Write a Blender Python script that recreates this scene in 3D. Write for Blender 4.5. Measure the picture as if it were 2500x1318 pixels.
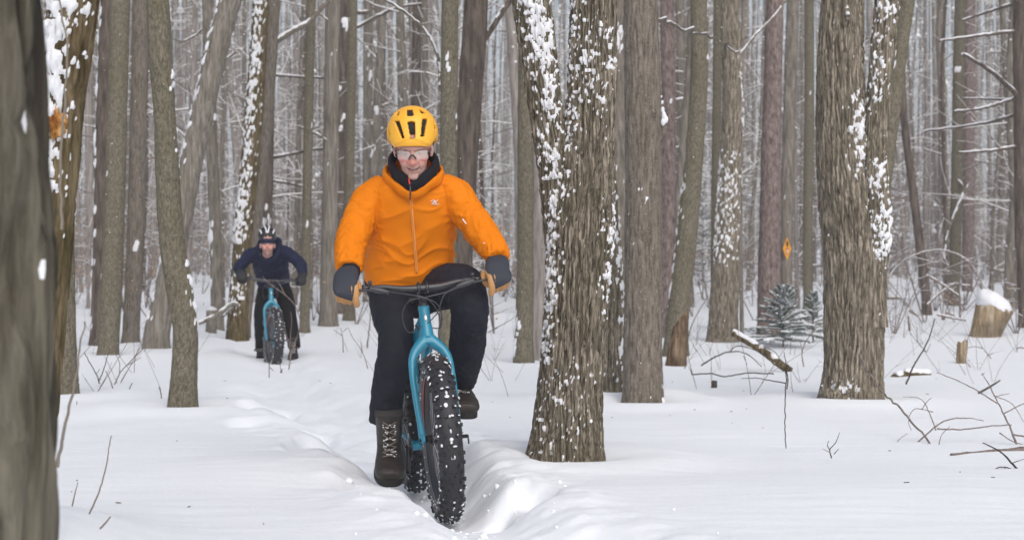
import bpy, math, random
import numpy as np
from mathutils import Vector, Matrix

for _o in list(bpy.data.objects):
    bpy.data.objects.remove(_o)
sc = bpy.context.scene
col = sc.collection
random.seed(7)
rng = np.random.default_rng(11)

# ------------------------------------------------------------------ camera
CAMZ, F, HY = 1.10, 4167.0, 679.0          # camera height, focal length and horizon row in photograph pixels
cam_d = bpy.data.cameras.new('camera')
cam = bpy.data.objects.new('camera', cam_d)
col.objects.link(cam)
sc.camera = cam
cam.location = (0, 0, CAMZ)
cam.rotation_euler = (math.radians(90), 0, 0)
cam_d.sensor_width = 36.0
cam_d.lens = 60.0
cam_d.shift_y = (HY - 659.0) / 2500.0
cam_d.clip_end = 900
cam_d.clip_start = 0.05
cam_d.dof.use_dof = True
cam_d.dof.focus_distance = 7.85
cam_d.dof.aperture_fstop = 5.0

# ------------------------------------------------------------------ overcast sky and soft sun
world = bpy.data.worlds.new('World')
sc.world = world
world.use_nodes = True
wn = world.node_tree.nodes
wl = world.node_tree.links
sky = wn.new('ShaderNodeTexSky')
sky.sky_type = 'NISHITA'
sky.sun_disc = False
sky.sun_elevation = math.radians(43)
sky.sun_rotation = math.radians(165)
sky.air_density = 1.0
sky.dust_density = 4.0
hs = wn.new('ShaderNodeHueSaturation')
hs.inputs['Saturation'].default_value = 0.58
wl.new(sky.outputs[0], hs.inputs['Color'])
wl.new(hs.outputs[0], wn['Background'].inputs[0])
wn['Background'].inputs[1].default_value = 0.15
sun_d = bpy.data.lights.new('sun', 'SUN')
sun = bpy.data.objects.new('sun', sun_d)
col.objects.link(sun)
sun_d.energy = 1.4
sun_d.angle = math.radians(75)
sun_d.color = (1.0, 0.99, 0.98)
# light comes from high up, a little behind the camera and to its left
_az = math.radians(165)
_sd = Vector((math.sin(_az) * math.cos(math.radians(43)), math.cos(_az) * math.cos(math.radians(43)), math.sin(math.radians(43))))
sun.rotation_euler = _sd.to_track_quat('Z', 'Y').to_euler()

vs = sc.view_settings
vs.view_transform = 'Standard'
vs.look = 'None'
vs.gamma = 1.0
vs.use_curve_mapping = False
vs.exposure = -0.10
sc.cycles.use_denoising = True
sc.cycles.max_bounces = 8
sc.cycles.diffuse_bounces = 4
sc.cycles.transparent_max_bounces = 8
sc.cycles.volume_bounces = 1

# ------------------------------------------------------------------ helpers
_perm = np.random.default_rng(3).permutation(256)
_perm = np.concatenate([_perm, _perm, _perm])
_g = np.array([[1, 1, 0], [-1, 1, 0], [1, -1, 0], [-1, -1, 0], [1, 0, 1], [-1, 0, 1], [1, 0, -1], [-1, 0, -1],
               [0, 1, 1], [0, -1, 1], [0, 1, -1], [0, -1, -1], [1, 1, 0], [0, -1, 1], [-1, 1, 0], [0, -1, -1]], float)


def noise3(x, y, z):
    x, y, z = np.broadcast_arrays(np.asarray(x, float), np.asarray(y, float), np.asarray(z, float))
    xi, yi, zi = np.floor(x).astype(int), np.floor(y).astype(int), np.floor(z).astype(int)
    xf, yf, zf = x - xi, y - yi, z - zi
    xi, yi, zi = xi & 255, yi & 255, zi & 255
    u, v, w = (t * t * t * (t * (t * 6 - 15) + 10) for t in (xf, yf, zf))

    def gr(dx, dy, dz):
        h = _perm[_perm[_perm[xi + dx] + yi + dy] + zi + dz] & 15
        g = _g[h]
        return g[..., 0] * (xf - dx) + g[..., 1] * (yf - dy) + g[..., 2] * (zf - dz)
    L = lambda a, b, t: a + t * (b - a)
    x00 = L(gr(0, 0, 0), gr(1, 0, 0), u)
    x10 = L(gr(0, 1, 0), gr(1, 1, 0), u)
    x01 = L(gr(0, 0, 1), gr(1, 0, 1), u)
    x11 = L(gr(0, 1, 1), gr(1, 1, 1), u)
    return L(L(x00, x10, v), L(x01, x11, v), w)


def fbm(x, y, z, octv=3, gain=0.5):
    s, a = 0, 1.0
    for i in range(octv):
        k = 2.0 ** i
        s = s + a * noise3(x * k + 17.3 * i, y * k - 9.1 * i, z * k + 4.7 * i)
        a *= gain
    return s


def sstep(a, b, t):
    t = np.clip((t - a) / (b - a), 0, 1)
    return t * t * (3 - 2 * t)


def P(px, py, D):
    """A point measured in the photograph, at its own distance D (metres) from the camera."""
    return np.array([(px - 1250.0) / F * D, D, CAMZ - (py - HY) / F * D])


class Buf:
    def __init__(self):
        self.V, self.F, self.n = [], [], 0

    def add(self, V, Fs):
        V = np.asarray(V, float).reshape(-1, 3)
        self.V.append(V)
        for f in (Fs if isinstance(Fs, (list, tuple)) else [Fs]):
            f = np.asarray(f, int)
            if len(f):
                self.F.append(f + self.n)
        self.n += len(V)
        return self

    def get(self):
        return np.concatenate(self.V), self.F


def mesh_data(name, V, Fs, smooth=True, cols=None):
    me = bpy.data.meshes.new(name)
    V = np.asarray(V, float).reshape(-1, 3)
    Fs = [np.asarray(f, int) for f in (Fs if isinstance(Fs, (list, tuple)) else [Fs]) if len(f)]
    me.vertices.add(len(V))
    me.vertices.foreach_set('co', V.ravel())
    li = np.concatenate([f.ravel() for f in Fs])
    tot = np.concatenate([np.full(len(f), f.shape[1]) for f in Fs])
    st = np.concatenate([[0], np.cumsum(tot)[:-1]])
    me.loops.add(len(li))
    me.loops.foreach_set('vertex_index', li)
    me.polygons.add(len(tot))
    me.polygons.foreach_set('loop_start', st)
    me.polygons.foreach_set('loop_total', tot)
    me.polygons.foreach_set('use_smooth', np.full(len(tot), smooth))
    if cols is not None:
        at = me.color_attributes.new('Col', 'FLOAT_COLOR', 'POINT')
        c = np.ones((len(V), 4))
        c[:, :3] = cols
        at.data.foreach_set('color', c.ravel())
    me.update(calc_edges=True)
    me.validate()
    return me


def worldpos(o):
    p = np.array(o.location[:])
    return p + worldpos(o.parent) if o.parent else p


def mk(name, V, Fs, mat, parent=None, smooth=True, cols=None, origin=None, kind=None):
    """One mesh object. V is in world coordinates; the object sits at origin (or at its parent's origin)."""
    V = np.asarray(V, float).reshape(-1, 3)
    if parent is not None:
        org = worldpos(parent)
        loc = np.zeros(3)
    else:
        org = np.zeros(3) if origin is None else np.asarray(origin, float)
        loc = org
    me = mesh_data(name, V - org, Fs, smooth, cols)
    o = bpy.data.objects.new(name, me)
    col.objects.link(o)
    o.location = loc
    if parent is not None:
        o.parent = parent
    for m in (mat if isinstance(mat, (list, tuple)) else [mat]):
        me.materials.append(m)
    if kind:
        o['kind'] = kind
    return o


def tag(o, label, cat=None, group=None, kind=None):
    o['label'] = label
    if cat:
        o['category'] = cat
    if group:
        o['group'] = group
    if kind:
        o['kind'] = kind
    return o


def thing(name, label, cat, loc, group=None):
    o = bpy.data.objects.new(name, None)
    o.empty_display_size = 0.1
    col.objects.link(o)
    o.location = loc
    return tag(o, label, cat, group)


def tubes(paths, radii, sides=6, caps=True):
    """N tubes at once: paths (N,K,3), radii (N,K)."""
    Pn = np.asarray(paths, float)
    R = np.asarray(radii, float)
    N, K, _ = Pn.shape
    T = np.gradient(Pn, axis=1)
    T /= np.linalg.norm(T, axis=2, keepdims=True) + 1e-9
    mean = Pn[:, -1] - Pn[:, 0]
    mean /= np.linalg.norm(mean, axis=1, keepdims=True) + 1e-9
    ref = np.where(np.abs(mean[:, 2:3]) > 0.8, np.array([[1.0, 0, 0]]), np.array([[0, 0, 1.0]]))
    ref = np.repeat(ref[:, None, :], K, 1)
    A = np.cross(T, ref)
    A /= np.linalg.norm(A, axis=2, keepdims=True) + 1e-9
    B = np.cross(A, T)
    th = np.arange(sides) / sides * 2 * math.pi
    ring = A[:, :, None, :] * np.cos(th)[None, None, :, None] + B[:, :, None, :] * np.sin(th)[None, None, :, None]
    V = Pn[:, :, None, :] + ring * R[:, :, None, None]
    k = np.arange(K - 1)[:, None]
    j = np.arange(sides)[None, :]
    q = np.stack([k * sides + j, k * sides + (j + 1) % sides, (k + 1) * sides + (j + 1) % sides, (k + 1) * sides + j], -1).reshape(-1, 4)
    off = (np.arange(N) * K * sides)[:, None, None]
    Fq = (q[None] + off).reshape(-1, 4)
    out = [Fq]
    if caps:
        c0 = np.arange(sides)[None] + off[:, 0]
        c1 = (K - 1) * sides + np.arange(sides)[::-1][None] + off[:, 0]
        out += [c0, c1]
    return V.reshape(-1, 3), out


def spline(pts, n):
    """Catmull-Rom through pts (any dimension), n samples."""
    p = np.asarray(pts, float)
    kp = [0]
    for i in range(1, len(p)):
        if np.linalg.norm(p[i, :3] - p[kp[-1], :3]) > 2e-3 or len(p) - i + len(kp) <= 2:
            kp.append(i)
    p = p[kp]
    if len(p) == 2:
        t = np.linspace(0, 1, n)[:, None]
        return p[0] * (1 - t) + p[1] * t
    d = np.concatenate([[0], np.cumsum(np.linalg.norm(np.diff(p[:, :3], axis=0), axis=1) + 1e-9)])
    t = np.linspace(0, d[-1], n)
    m = np.gradient(p, d, axis=0)
    i = np.clip(np.searchsorted(d, t, side='right') - 1, 0, len(p) - 2)
    h = (d[i + 1] - d[i])[:, None]
    u = ((t - d[i]) / (d[i + 1] - d[i]))[:, None]
    return ((2 * u**3 - 3 * u**2 + 1) * p[i] + (u**3 - 2 * u**2 + u) * h * m[i] + (-2 * u**3 + 3 * u**2) * p[i + 1] + (u**3 - u**2) * h * m[i + 1])


def tube(pts, r, n=12, sides=10):
    p = np.asarray(pts, float)
    rr = np.full(len(p), r) if np.isscalar(r) else np.asarray(r, float)
    q = spline(np.column_stack([p, rr]), n)
    return tubes(q[None, :, :3], q[None, :, 3], sides)


def boxes(C, X, Y, Z, taper=1.0):
    """Boxes with centres C (N,3) and half-axis vectors X, Y, Z (N,3); the +Z face is scaled by taper."""
    C, X, Y, Z = (np.asarray(a, float).reshape(-1, 3) for a in (C, X, Y, Z))
    vs_ = []
    for sz in (-1, 1):
        k = taper if sz > 0 else 1.0
        for sx, sy in ((-1, -1), (1, -1), (1, 1), (-1, 1)):
            vs_.append(C + X * sx * k + Y * sy * k + Z * sz)
    V = np.stack(vs_, 1)
    f = np.array([[0, 3, 2, 1], [4, 5, 6, 7], [0, 1, 5, 4], [1, 2, 6, 5], [2, 3, 7, 6], [3, 0, 4, 7]])
    Fq = (f[None] + (np.arange(len(C)) * 8)[:, None, None]).reshape(-1, 4)
    return V.reshape(-1, 3), [Fq]


def grid_faces(nr, nc, wrap=True):
    i = np.arange(nr - 1)[:, None]
    j = np.arange(nc if wrap else nc - 1)[None, :]
    jn = (j + 1) % nc
    return np.stack([i * nc + j, i * nc + jn, (i + 1) * nc + jn, (i + 1) * nc + j], -1).reshape(-1, 4)


def ellipsoid(c, r, nu=20, nv=14, rot=None):
    th = np.linspace(0, math.pi, nv)
    ph = np.arange(nu) / nu * 2 * math.pi
    V = np.stack([np.sin(th)[:, None] * np.cos(ph), np.sin(th)[:, None] * np.sin(ph), np.repeat(np.cos(th)[:, None], nu, 1)], -1)
    V = V * np.asarray(r)
    if rot is not None:
        V = V @ np.asarray(rot).T
    V = V + np.asarray(c)
    f = grid_faces(nv, nu)[:, ::-1]
    return V.reshape(-1, 3), [f]


def loft(rings):
    """rings (K,n,3) closed rings -> closed tube with end caps."""
    R = np.asarray(rings, float)
    K, n, _ = R.shape
    f = grid_faces(K, n)
    return R.reshape(-1, 3), [f, np.arange(n)[None, ::-1], ((K - 1) * n + np.arange(n))[None]]


def remesh(V, Fs, voxel, smooth=2, disp=None):
    me = mesh_data('tmp', V, Fs)
    o = bpy.data.objects.new('tmp', me)
    col.objects.link(o)
    m = o.modifiers.new('r', 'REMESH')
    m.mode = 'VOXEL'
    m.voxel_size = voxel
    m.use_smooth_shade = True
    dg = bpy.context.evaluated_depsgraph_get()
    dg.update()
    em = o.evaluated_get(dg).to_mesh()
    v = np.empty(len(em.vertices) * 3)
    em.vertices.foreach_get('co', v)
    v = v.reshape(-1, 3)
    e = np.empty(len(em.edges) * 2, int)
    em.edges.foreach_get('vertices', e)
    e = e.reshape(-1, 2)
    lt = np.empty(len(em.polygons), int)
    em.polygons.foreach_get('loop_total', lt)
    li = np.empty(len(em.loops), int)
    em.loops.foreach_get('vertex_index', li)
    ls = np.empty(len(em.polygons), int)
    em.polygons.foreach_get('loop_start', ls)
    fs = []
    for k in (3, 4):
        idx = ls[lt == k]
        if len(idx):
            fs.append(li[idx[:, None] + np.arange(k)])
    o.evaluated_get(dg).to_mesh_clear()
    bpy.data.objects.remove(o)
    bpy.data.meshes.remove(me)
    v = laplace(v, e, smooth)
    return v, fs, e


def laplace(v, e, it, lam=0.5):
    cnt = np.bincount(e.ravel(), minlength=len(v)).astype(float)[:, None]
    cnt[cnt == 0] = 1
    for _ in range(it):
        s = np.zeros_like(v)
        for a in range(3):
            s[:, a] = np.bincount(e[:, 0], v[e[:, 1], a], len(v)) + np.bincount(e[:, 1], v[e[:, 0], a], len(v))
        v = v + lam * (s / cnt - v)
    return v


def vnormals(v, fs):
    n = np.zeros_like(v)
    for f in fs:
        fn = np.cross(v[f[:, 2]] - v[f[:, 0]], v[f[:, -1]] - v[f[:, 1]]) if f.shape[1] == 4 else np.cross(v[f[:, 1]] - v[f[:, 0]], v[f[:, 2]] - v[f[:, 0]])
        for k in range(f.shape[1]):
            for a in range(3):
                n[:, a] += np.bincount(f[:, k], fn[:, a], len(v))
    return n / (np.linalg.norm(n, axis=1, keepdims=True) + 1e-12)


# ------------------------------------------------------------------ materials
def nodes_of(name):
    m = bpy.data.materials.new(name)
    m.use_nodes = True
    nt = m.node_tree
    return m, nt.nodes, nt.links, nt.nodes['Principled BSDF']


def plain(name, colr, rough=0.6, bump=0.0, bscale=60, metallic=0.0, var=0.12, sheen=0.0, spec=0.5, coat=0.0):
    m, n, l, b = nodes_of(name)
    tc = n.new('ShaderNodeTexCoord')
    nz = n.new('ShaderNodeTexNoise')
    nz.inputs['Scale'].default_value = bscale
    nz.inputs['Detail'].default_value = 4
    l.new(tc.outputs['Object'], nz.inputs['Vector'])
    mx = n.new('ShaderNodeMixRGB')
    mx.blend_type = 'MIX'
    mx.inputs[1].default_value = (*[c * (1 - var) for c in colr], 1)
    mx.inputs[2].default_value = (*[min(1, c * (1 + var)) for c in colr], 1)
    l.new(nz.outputs['Fac'], mx.inputs[0])
    l.new(mx.outputs[0], b.inputs['Base Color'])
    b.inputs['Roughness'].default_value = rough
    b.inputs['Metallic'].default_value = metallic
    b.inputs['Specular IOR Level'].default_value = spec
    if sheen:
        b.inputs['Sheen Weight'].default_value = sheen
    if coat:
        b.inputs['Coat Weight'].default_value = coat
    if bump:
        bp = n.new('ShaderNodeBump')
        bp.inputs['Strength'].default_value = bump
        bp.inputs['Distance'].default_value = 0.004
        l.new(nz.outputs['Fac'], bp.inputs['Height'])
        l.new(bp.outputs[0], b.inputs['Normal'])
    return m


def vcol(name, rough=0.5, sss=0.0, bump=0.0, bscale=200):
    m, n, l, b = nodes_of(name)
    a = n.new('ShaderNodeVertexColor')
    a.layer_name = 'Col'
    l.new(a.outputs[0], b.inputs['Base Color'])
    b.inputs['Roughness'].default_value = rough
    if sss:
        b.inputs['Subsurface Weight'].default_value = sss
        b.inputs['Subsurface Radius'].default_value = (0.01, 0.004, 0.002)
        b.inputs['Subsurface Scale'].default_value = 1.0
    if bump:
        tc = n.new('ShaderNodeTexCoord')
        nz = n.new('ShaderNodeTexNoise')
        nz.inputs['Scale'].default_value = bscale
        l.new(tc.outputs['Object'], nz.inputs['Vector'])
        bp = n.new('ShaderNodeBump')
        bp.inputs['Strength'].default_value = bump
        bp.inputs['Distance'].default_value = 0.002
        l.new(nz.outputs['Fac'], bp.inputs['Height'])
        l.new(bp.outputs[0], b.inputs['Normal'])
    return m


def bark(name, dark, mid, light, scale=26, zs=0.14, patch=None, pamt=0.5, speck=None, bump=0.6, dist=0.006):
    m, n, l, b = nodes_of(name)
    tc = n.new('ShaderNodeTexCoord')
    mp = n.new('ShaderNodeMapping')
    mp.inputs['Scale'].default_value = (1, 1, zs)
    l.new(tc.outputs['Object'], mp.inputs['Vector'])
    n1 = n.new('ShaderNodeTexNoise')
    n1.inputs['Scale'].default_value = scale
    n1.inputs['Detail'].default_value = 7
    n1.inputs['Roughness'].default_value = 0.68
    l.new(mp.outputs[0], n1.inputs['Vector'])
    rp = n.new('ShaderNodeValToRGB')
    rp.color_ramp.elements[0].position = 0.36
    rp.color_ramp.elements[0].color = (*dark, 1)
    rp.color_ramp.elements[1].position = 0.63
    rp.color_ramp.elements[1].color = (*light, 1)
    e = rp.color_ramp.elements.new(0.49)
    e.color = (*mid, 1)
    l.new(n1.outputs['Fac'], rp.inputs['Fac'])
    out = rp.outputs[0]
    if patch:
        n2 = n.new('ShaderNodeTexNoise')
        n2.inputs['Scale'].default_value = 2.6
        n2.inputs['Detail'].default_value = 5
        l.new(tc.outputs['Object'], n2.inputs['Vector'])
        r2 = n.new('ShaderNodeValToRGB')
        r2.color_ramp.elements[0].position = 0.42
        r2.color_ramp.elements[0].color = (0, 0, 0, 1)
        r2.color_ramp.elements[1].position = 0.70
        r2.color_ramp.elements[1].color = (pamt, pamt, pamt, 1)
        l.new(n2.outputs['Fac'], r2.inputs['Fac'])
        mx = n.new('ShaderNodeMixRGB')
        mx.inputs[2].default_value = (*patch, 1)
        l.new(r2.outputs[0], mx.inputs[0])
        l.new(out, mx.inputs[1])
        out = mx.outputs[0]
    if speck:
        n3 = n.new('ShaderNodeTexNoise')
        n3.inputs['Scale'].default_value = 75
        n3.inputs['Detail'].default_value = 2
        l.new(tc.outputs['Object'], n3.inputs['Vector'])
        r3 = n.new('ShaderNodeValToRGB')
        r3.color_ramp.elements[0].position = 0.60
        r3.color_ramp.elements[0].color = (0, 0, 0, 1)
        r3.color_ramp.elements[1].position = 0.70
        r3.color_ramp.elements[1].color = (0.6, 0.6, 0.6, 1)
        l.new(n3.outputs['Fac'], r3.inputs['Fac'])
        mx = n.new('ShaderNodeMixRGB')
        mx.inputs[2].default_value = (*speck, 1)
        l.new(r3.outputs[0], mx.inputs[0])
        l.new(out, mx.inputs[1])
        out = mx.outputs[0]
    l.new(out, b.inputs['Base Color'])
    b.inputs['Roughness'].default_value = 0.92
    b.inputs['Specular IOR Level'].default_value = 0.15
    bp = n.new('ShaderNodeBump')
    bp.inputs['Strength'].default_value = bump
    bp.inputs['Distance'].default_value = dist
    l.new(n1.outputs['Fac'], bp.inputs['Height'])
    l.new(bp.outputs[0], b.inputs['Normal'])
    return m


def snow_mat(name, colr, bump=0.25, bscale=45, dist=0.01):
    m, n, l, b = nodes_of(name)
    tc = n.new('ShaderNodeTexCoord')
    nz = n.new('ShaderNodeTexNoise')
    nz.inputs['Scale'].default_value = bscale
    nz.inputs['Detail'].default_value = 6
    nz.inputs['Roughness'].default_value = 0.7
    l.new(tc.outputs['Object'], nz.inputs['Vector'])
    b.inputs['Base Color'].default_value = (*colr, 1)
    b.inputs['Roughness'].default_value = 0.75
    b.inputs['Specular IOR Level'].default_value = 0.2
    bp = n.new('ShaderNodeBump')
    bp.inputs['Strength'].default_value = bump
    bp.inputs['Distance'].default_value = dist
    l.new(nz.outputs['Fac'], bp.inputs['Height'])
    l.new(bp.outputs[0], b.inputs['Normal'])
    return m


M = {}
M['snow'] = snow_mat('ground_snow', (0.845, 0.868, 0.905), 0.30, 30, 0.012)
M['clump'] = snow_mat('clinging_snow', (0.77, 0.78, 0.81), 0.5, 120, 0.006)
M['far_snow'] = snow_mat('snow_on_far_twigs', (0.92, 0.92, 0.93), 0.2, 40, 0.01)
M['furrow'] = bark('furrowed_bark', (0.036, 0.031, 0.023), (0.150, 0.128, 0.098), (0.40, 0.35, 0.28), 70, 0.06, (0.085, 0.075, 0.040), 0.45, None, 1.0, 0.010)
M['furrow_grey'] = bark('grey_furrowed_bark', (0.050, 0.043, 0.034), (0.175, 0.150, 0.117), (0.40, 0.35, 0.28), 60, 0.09, (0.13, 0.115, 0.075), 0.3, None, 1.0, 0.010)
M['fine'] = bark('fine_cracked_bark', (0.070, 0.059, 0.048), (0.152, 0.130, 0.108), (0.235, 0.204, 0.172), 52, 0.16, (0.130, 0.112, 0.075), 0.4, (0.34, 0.31, 0.27), 0.7, 0.005)
M['smooth'] = bark('smooth_olive_bark', (0.072, 0.063, 0.043), (0.132, 0.116, 0.084), (0.205, 0.182, 0.140), 60, 0.40, (0.100, 0.094, 0.055), 0.4, (0.28, 0.255, 0.205), 0.5, 0.004)
M['grey'] = bark('grey_streaked_bark', (0.10, 0.088, 0.072), (0.185, 0.165, 0.140), (0.30, 0.275, 0.24), 36, 0.06, (0.12, 0.105, 0.075), 0.4, None, 0.5, 0.004)
M['brown'] = bark('brown_mossy_bark', (0.040, 0.028, 0.012), (0.105, 0.078, 0.042), (0.20, 0.155, 0.095), 30, 0.15, (0.07, 0.062, 0.022), 0.5, None, 0.7)
M['pine'] = bark('reddish_pine_bark', (0.085, 0.060, 0.054), (0.175, 0.135, 0.124), (0.28, 0.23, 0.212), 34, 0.30, None, 0, None, 0.6)
M['near'] = bark('dark_grey_bark', (0.012, 0.011, 0.008), (0.066, 0.061, 0.044), (0.17, 0.158, 0.122), 13, 0.07, (0.12, 0.095, 0.078), 0.4, None, 1.0, 0.03)
M['dist'] = bark('distant_bark', (0.095, 0.082, 0.068), (0.175, 0.154, 0.130), (0.27, 0.24, 0.208), 26, 0.15, (0.15, 0.14, 0.10), 0.4, None, 0.4)
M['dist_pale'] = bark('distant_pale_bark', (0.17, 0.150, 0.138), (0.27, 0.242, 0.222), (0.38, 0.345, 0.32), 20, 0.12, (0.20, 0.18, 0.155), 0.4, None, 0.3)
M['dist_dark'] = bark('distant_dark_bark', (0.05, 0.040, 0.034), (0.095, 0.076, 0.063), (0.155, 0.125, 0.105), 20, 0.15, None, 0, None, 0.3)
M['twig'] = bark('twig_bark', (0.11, 0.085, 0.075), (0.185, 0.150, 0.135), (0.28, 0.235, 0.21), 40, 0.4, None, 0, None, 0.2)
M['twig_dark'] = bark('dark_twig_bark', (0.025, 0.020, 0.018), (0.05, 0.042, 0.036), (0.10, 0.085, 0.07), 40, 0.4, None, 0, None, 0.2)
M['straw'] = plain('dry_stem', (0.22, 0.19, 0.155), 0.8)
M['wood'] = bark('raw_split_wood', (0.12, 0.070, 0.030), (0.30, 0.22, 0.13), (0.50, 0.42, 0.31), 26, 0.06, (0.13, 0.105, 0.075), 0.9, None, 0.9, 0.012)
M['wound'] = bark('torn_orange_wood', (0.16, 0.05, 0.012), (0.42, 0.19, 0.05), (0.62, 0.42, 0.20), 22, 0.3, None, 0, None, 0.6)
M['needle'] = plain('spruce_needles', (0.05, 0.09, 0.062), 0.7, 0, 30, var=0.4)
M['leaf'] = plain('dry_beech_leaves', (0.42, 0.29, 0.18), 0.8, 0, 12, var=0.3)
# ------------------------------------------------------------------ snow ground
TRACK = np.array([(-5.2, 30.0), (-3.6, 23.5), (-2.75, 19.6), (-2.3, 16.8), (-1.55, 12.8), (-0.98, 10.5), (-0.50, 8.75), (-0.292, 7.6), (-0.16, 6.95), (0.02, 6.3), (0.35, 5.5), (0.9, 4.3), (1.6, 2.5), (2.4, 0.0)])
WELLS = []      # (x, y, radius) of trees whose foot has a hollow in the snow


def ramp(D):
    return 0.17 + np.clip(D - 22.0, 0, 40) * 0.0255 + np.clip(D - 62.0, 0, 500) * 0.02


def track_dist(x, y):
    d = np.full(np.shape(x), 99.0)
    side = np.zeros(np.shape(x))
    q = spline(np.column_stack([TRACK, np.zeros(len(TRACK))]), 60)[:, :2]
    for (ax, ay), (bx, by) in zip(q[:-1], q[1:]):
        vx, vy = bx - ax, by - ay
        L2 = vx * vx + vy * vy
        t = np.clip(((x - ax) * vx + (y - ay) * vy) / L2, 0, 1)
        dx, dy = x - ax - t * vx, y - ay - t * vy
        dd = np.hypot(dx, dy)
        m = dd < d
        d = np.where(m, dd, d)
        side = np.where(m, np.sign(vx * dy - vy * dx), side)
    return d, side


def ground_z(x, y):
    x = np.asarray(x, float)
    y = np.asarray(y, float)
    h = ramp(y)
    far = sstep(18, 45, y)
    h = h + (0.035 + 0.10 * far) * fbm(x / 3.1, y / 3.1, 2.0, 2) + 0.012 * fbm(x / 0.7, y / 0.9, 7.0, 2)
    h = h + 0.0035 * noise3(x * 1.6, y * 9.0, 1.0) + 0.0016 * noise3(x * 4.0, y * 26.0, 5.0)
    # mound in the near left corner, mound in front of the double trunk
    h = h + 0.13 * np.exp(-(((x + 1.62) / 0.22) ** 2 + ((y - 6.05) / 0.5) ** 2))
    h = h + 0.03 * np.exp(-(((x - 0.9) / 1.1) ** 2 + ((y - 7.4) / 0.8) ** 2))
    h = h + 0.05 * np.exp(-(((x + 1.15) / 0.55) ** 2 + ((y - 8.3) / 0.5) ** 2))
    for wx, wy, r in WELLS:
        d = np.hypot(x - wx, y - wy)
        m = d < r + 1.2
        if not np.any(m):
            continue
        hollow = -0.11 * np.exp(-((d - r * 0.7) / 0.10) ** 2) * (0.30 + 0.70 * sstep(-0.2, 0.7, (x - wx) / (d + 1e-6)))
        rise = 0.045 * np.exp(-((d - r - 0.32) / 0.26) ** 2)
        h = h + np.where(m, hollow + rise, 0)
    # the track ploughed by the wheels
    near = (np.abs(x) < 9) & (y < 34)
    if np.any(near):
        d, side = track_dist(x, y)
        wob = 0.075 * fbm(x * 1.7, y * 1.7, 3.3, 2)
        wide = 0.115 + 0.11 * sstep(7.7, 8.6, y) * (1 - 0.3 * sstep(11, 20, y)) + 0.10 * (1 - sstep(5.8, 7.1, y))
        dd = d + wob
        depth = 0.170 * (1 - 0.70 * sstep(9.0, 12.0, y)) * (0.55 + 0.45 * sstep(6.6, 7.5, y))
        cut = 1 - sstep(wide * 0.6, wide * 1.3 + 0.13, dd)
        berm = np.exp(-((dd - wide - 0.26) / 0.17) ** 2)
        clod = fbm(x * 3.6, y * 3.6, 9.9, 3, 0.45)
        h = h - depth * cut + berm * (0.020 + (0.018 + 0.022 * sstep(6.4, 7.6, y)) * clod)
        h = h + 0.03 * cut * np.clip(clod, -0.6, 1) * sstep(8.9, 9.6, y) + 0.016 * cut * clod * (1 - sstep(6.2, 7.2, y))
        h = h + (0.010 * fbm(x * 13, y * 13, 4.4, 3, 0.6)) * np.exp(-(np.maximum(d - 0.1, 0) / 0.42) ** 2)
        # boot and ski holes beside the track
        for fx, fy, fr, fd in ((-1.08, 9.35, 0.17, 0.13), (-1.28, 10.6, 0.2, 0.10), (-0.60, 7.98, 0.24, 0.07), (-0.62, 8.5, 0.22, 0.05), (0.03, 7.25, 0.16, 0.10), (-1.75, 12.2, 0.22, 0.1), (-2.25, 14.2, 0.2, 0.08), (-1.6, 10.9, 0.25, 0.06)):
            rr = np.hypot(x - fx, (y - fy) * 0.62) + 0.05 * noise3(x * 5, y * 5, fx)
            h = h - fd * (1 - sstep(fr * 0.55, fr * 1.25, rr))
    return h


def clods():
    g = np.random.default_rng(31)
    b = Buf()
    q = spline(np.column_stack([TRACK, np.zeros(len(TRACK))]), 400)[:, :2]
    q = q[(q[:, 1] > 5.6) & (q[:, 1] < 8.8)]
    for _ in range(90):
        c = q[g.integers(len(q))] + g.normal(0, 0.20, 2)
        r = 0.005 + 0.016 * g.random() ** 3
        U, f = ellipsoid((0, 0, 0), (1, 1, 1), 9, 7)
        U = U * (1 + 0.45 * noise3(U[:, 0] * 1.6 + c[0] * 9, U[:, 1] * 1.6 + c[1] * 7, U[:, 2] * 1.6))[:, None] * r * g.uniform(0.7, 1.2, 3)
        b.add(U + np.array([c[0], c[1], float(ground_z(c[0], c[1])) + r * 0.25]), f)
    o = mk('snow_clods', *b.get(), M['snow'], kind='stuff')
    tag(o, 'crumbs of snow thrown up along the ploughed track', 'snow')


def axis(lo, a, b, hi, step, grow):
    mid = np.arange(a, b, step)
    up, s = [mid[-1]], step
    while up[-1] < hi:
        s = min(s * grow, 6.0)
        up.append(up[-1] + s)
    dn, s = [mid[0]], step
    while dn[-1] > lo:
        s = min(s * grow, 6.0)
        dn.append(dn[-1] - s)
    return np.array(dn[:0:-1] + list(mid) + up[1:])


def build_ground():
    gx = axis(-170, -2.1, 2.1, 170, 0.025, 1.06)
    gy = axis(-40, 5.6, 9.8, 330, 0.025, 1.04)
    X, Y = np.meshgrid(gx, gy)
    Z = ground_z(X, Y)
    V = np.stack([X, Y, Z], -1).reshape(-1, 3)
    f = grid_faces(len(gy), len(gx), wrap=False)
    o = mk('snow_ground', V, f, M['snow'])
    o['kind'] = 'structure'
    tag(o, 'deep white snow covering the forest floor')
    return o


def solveD(px, py, lo=4.5, hi=110.0):
    for _ in range(50):
        mid = 0.5 * (lo + hi)
        z = CAMZ - (py - HY) / F * mid
        if z > ramp(mid):
            lo = mid
        else:
            hi = mid
    return 0.5 * (lo + hi)
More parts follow.
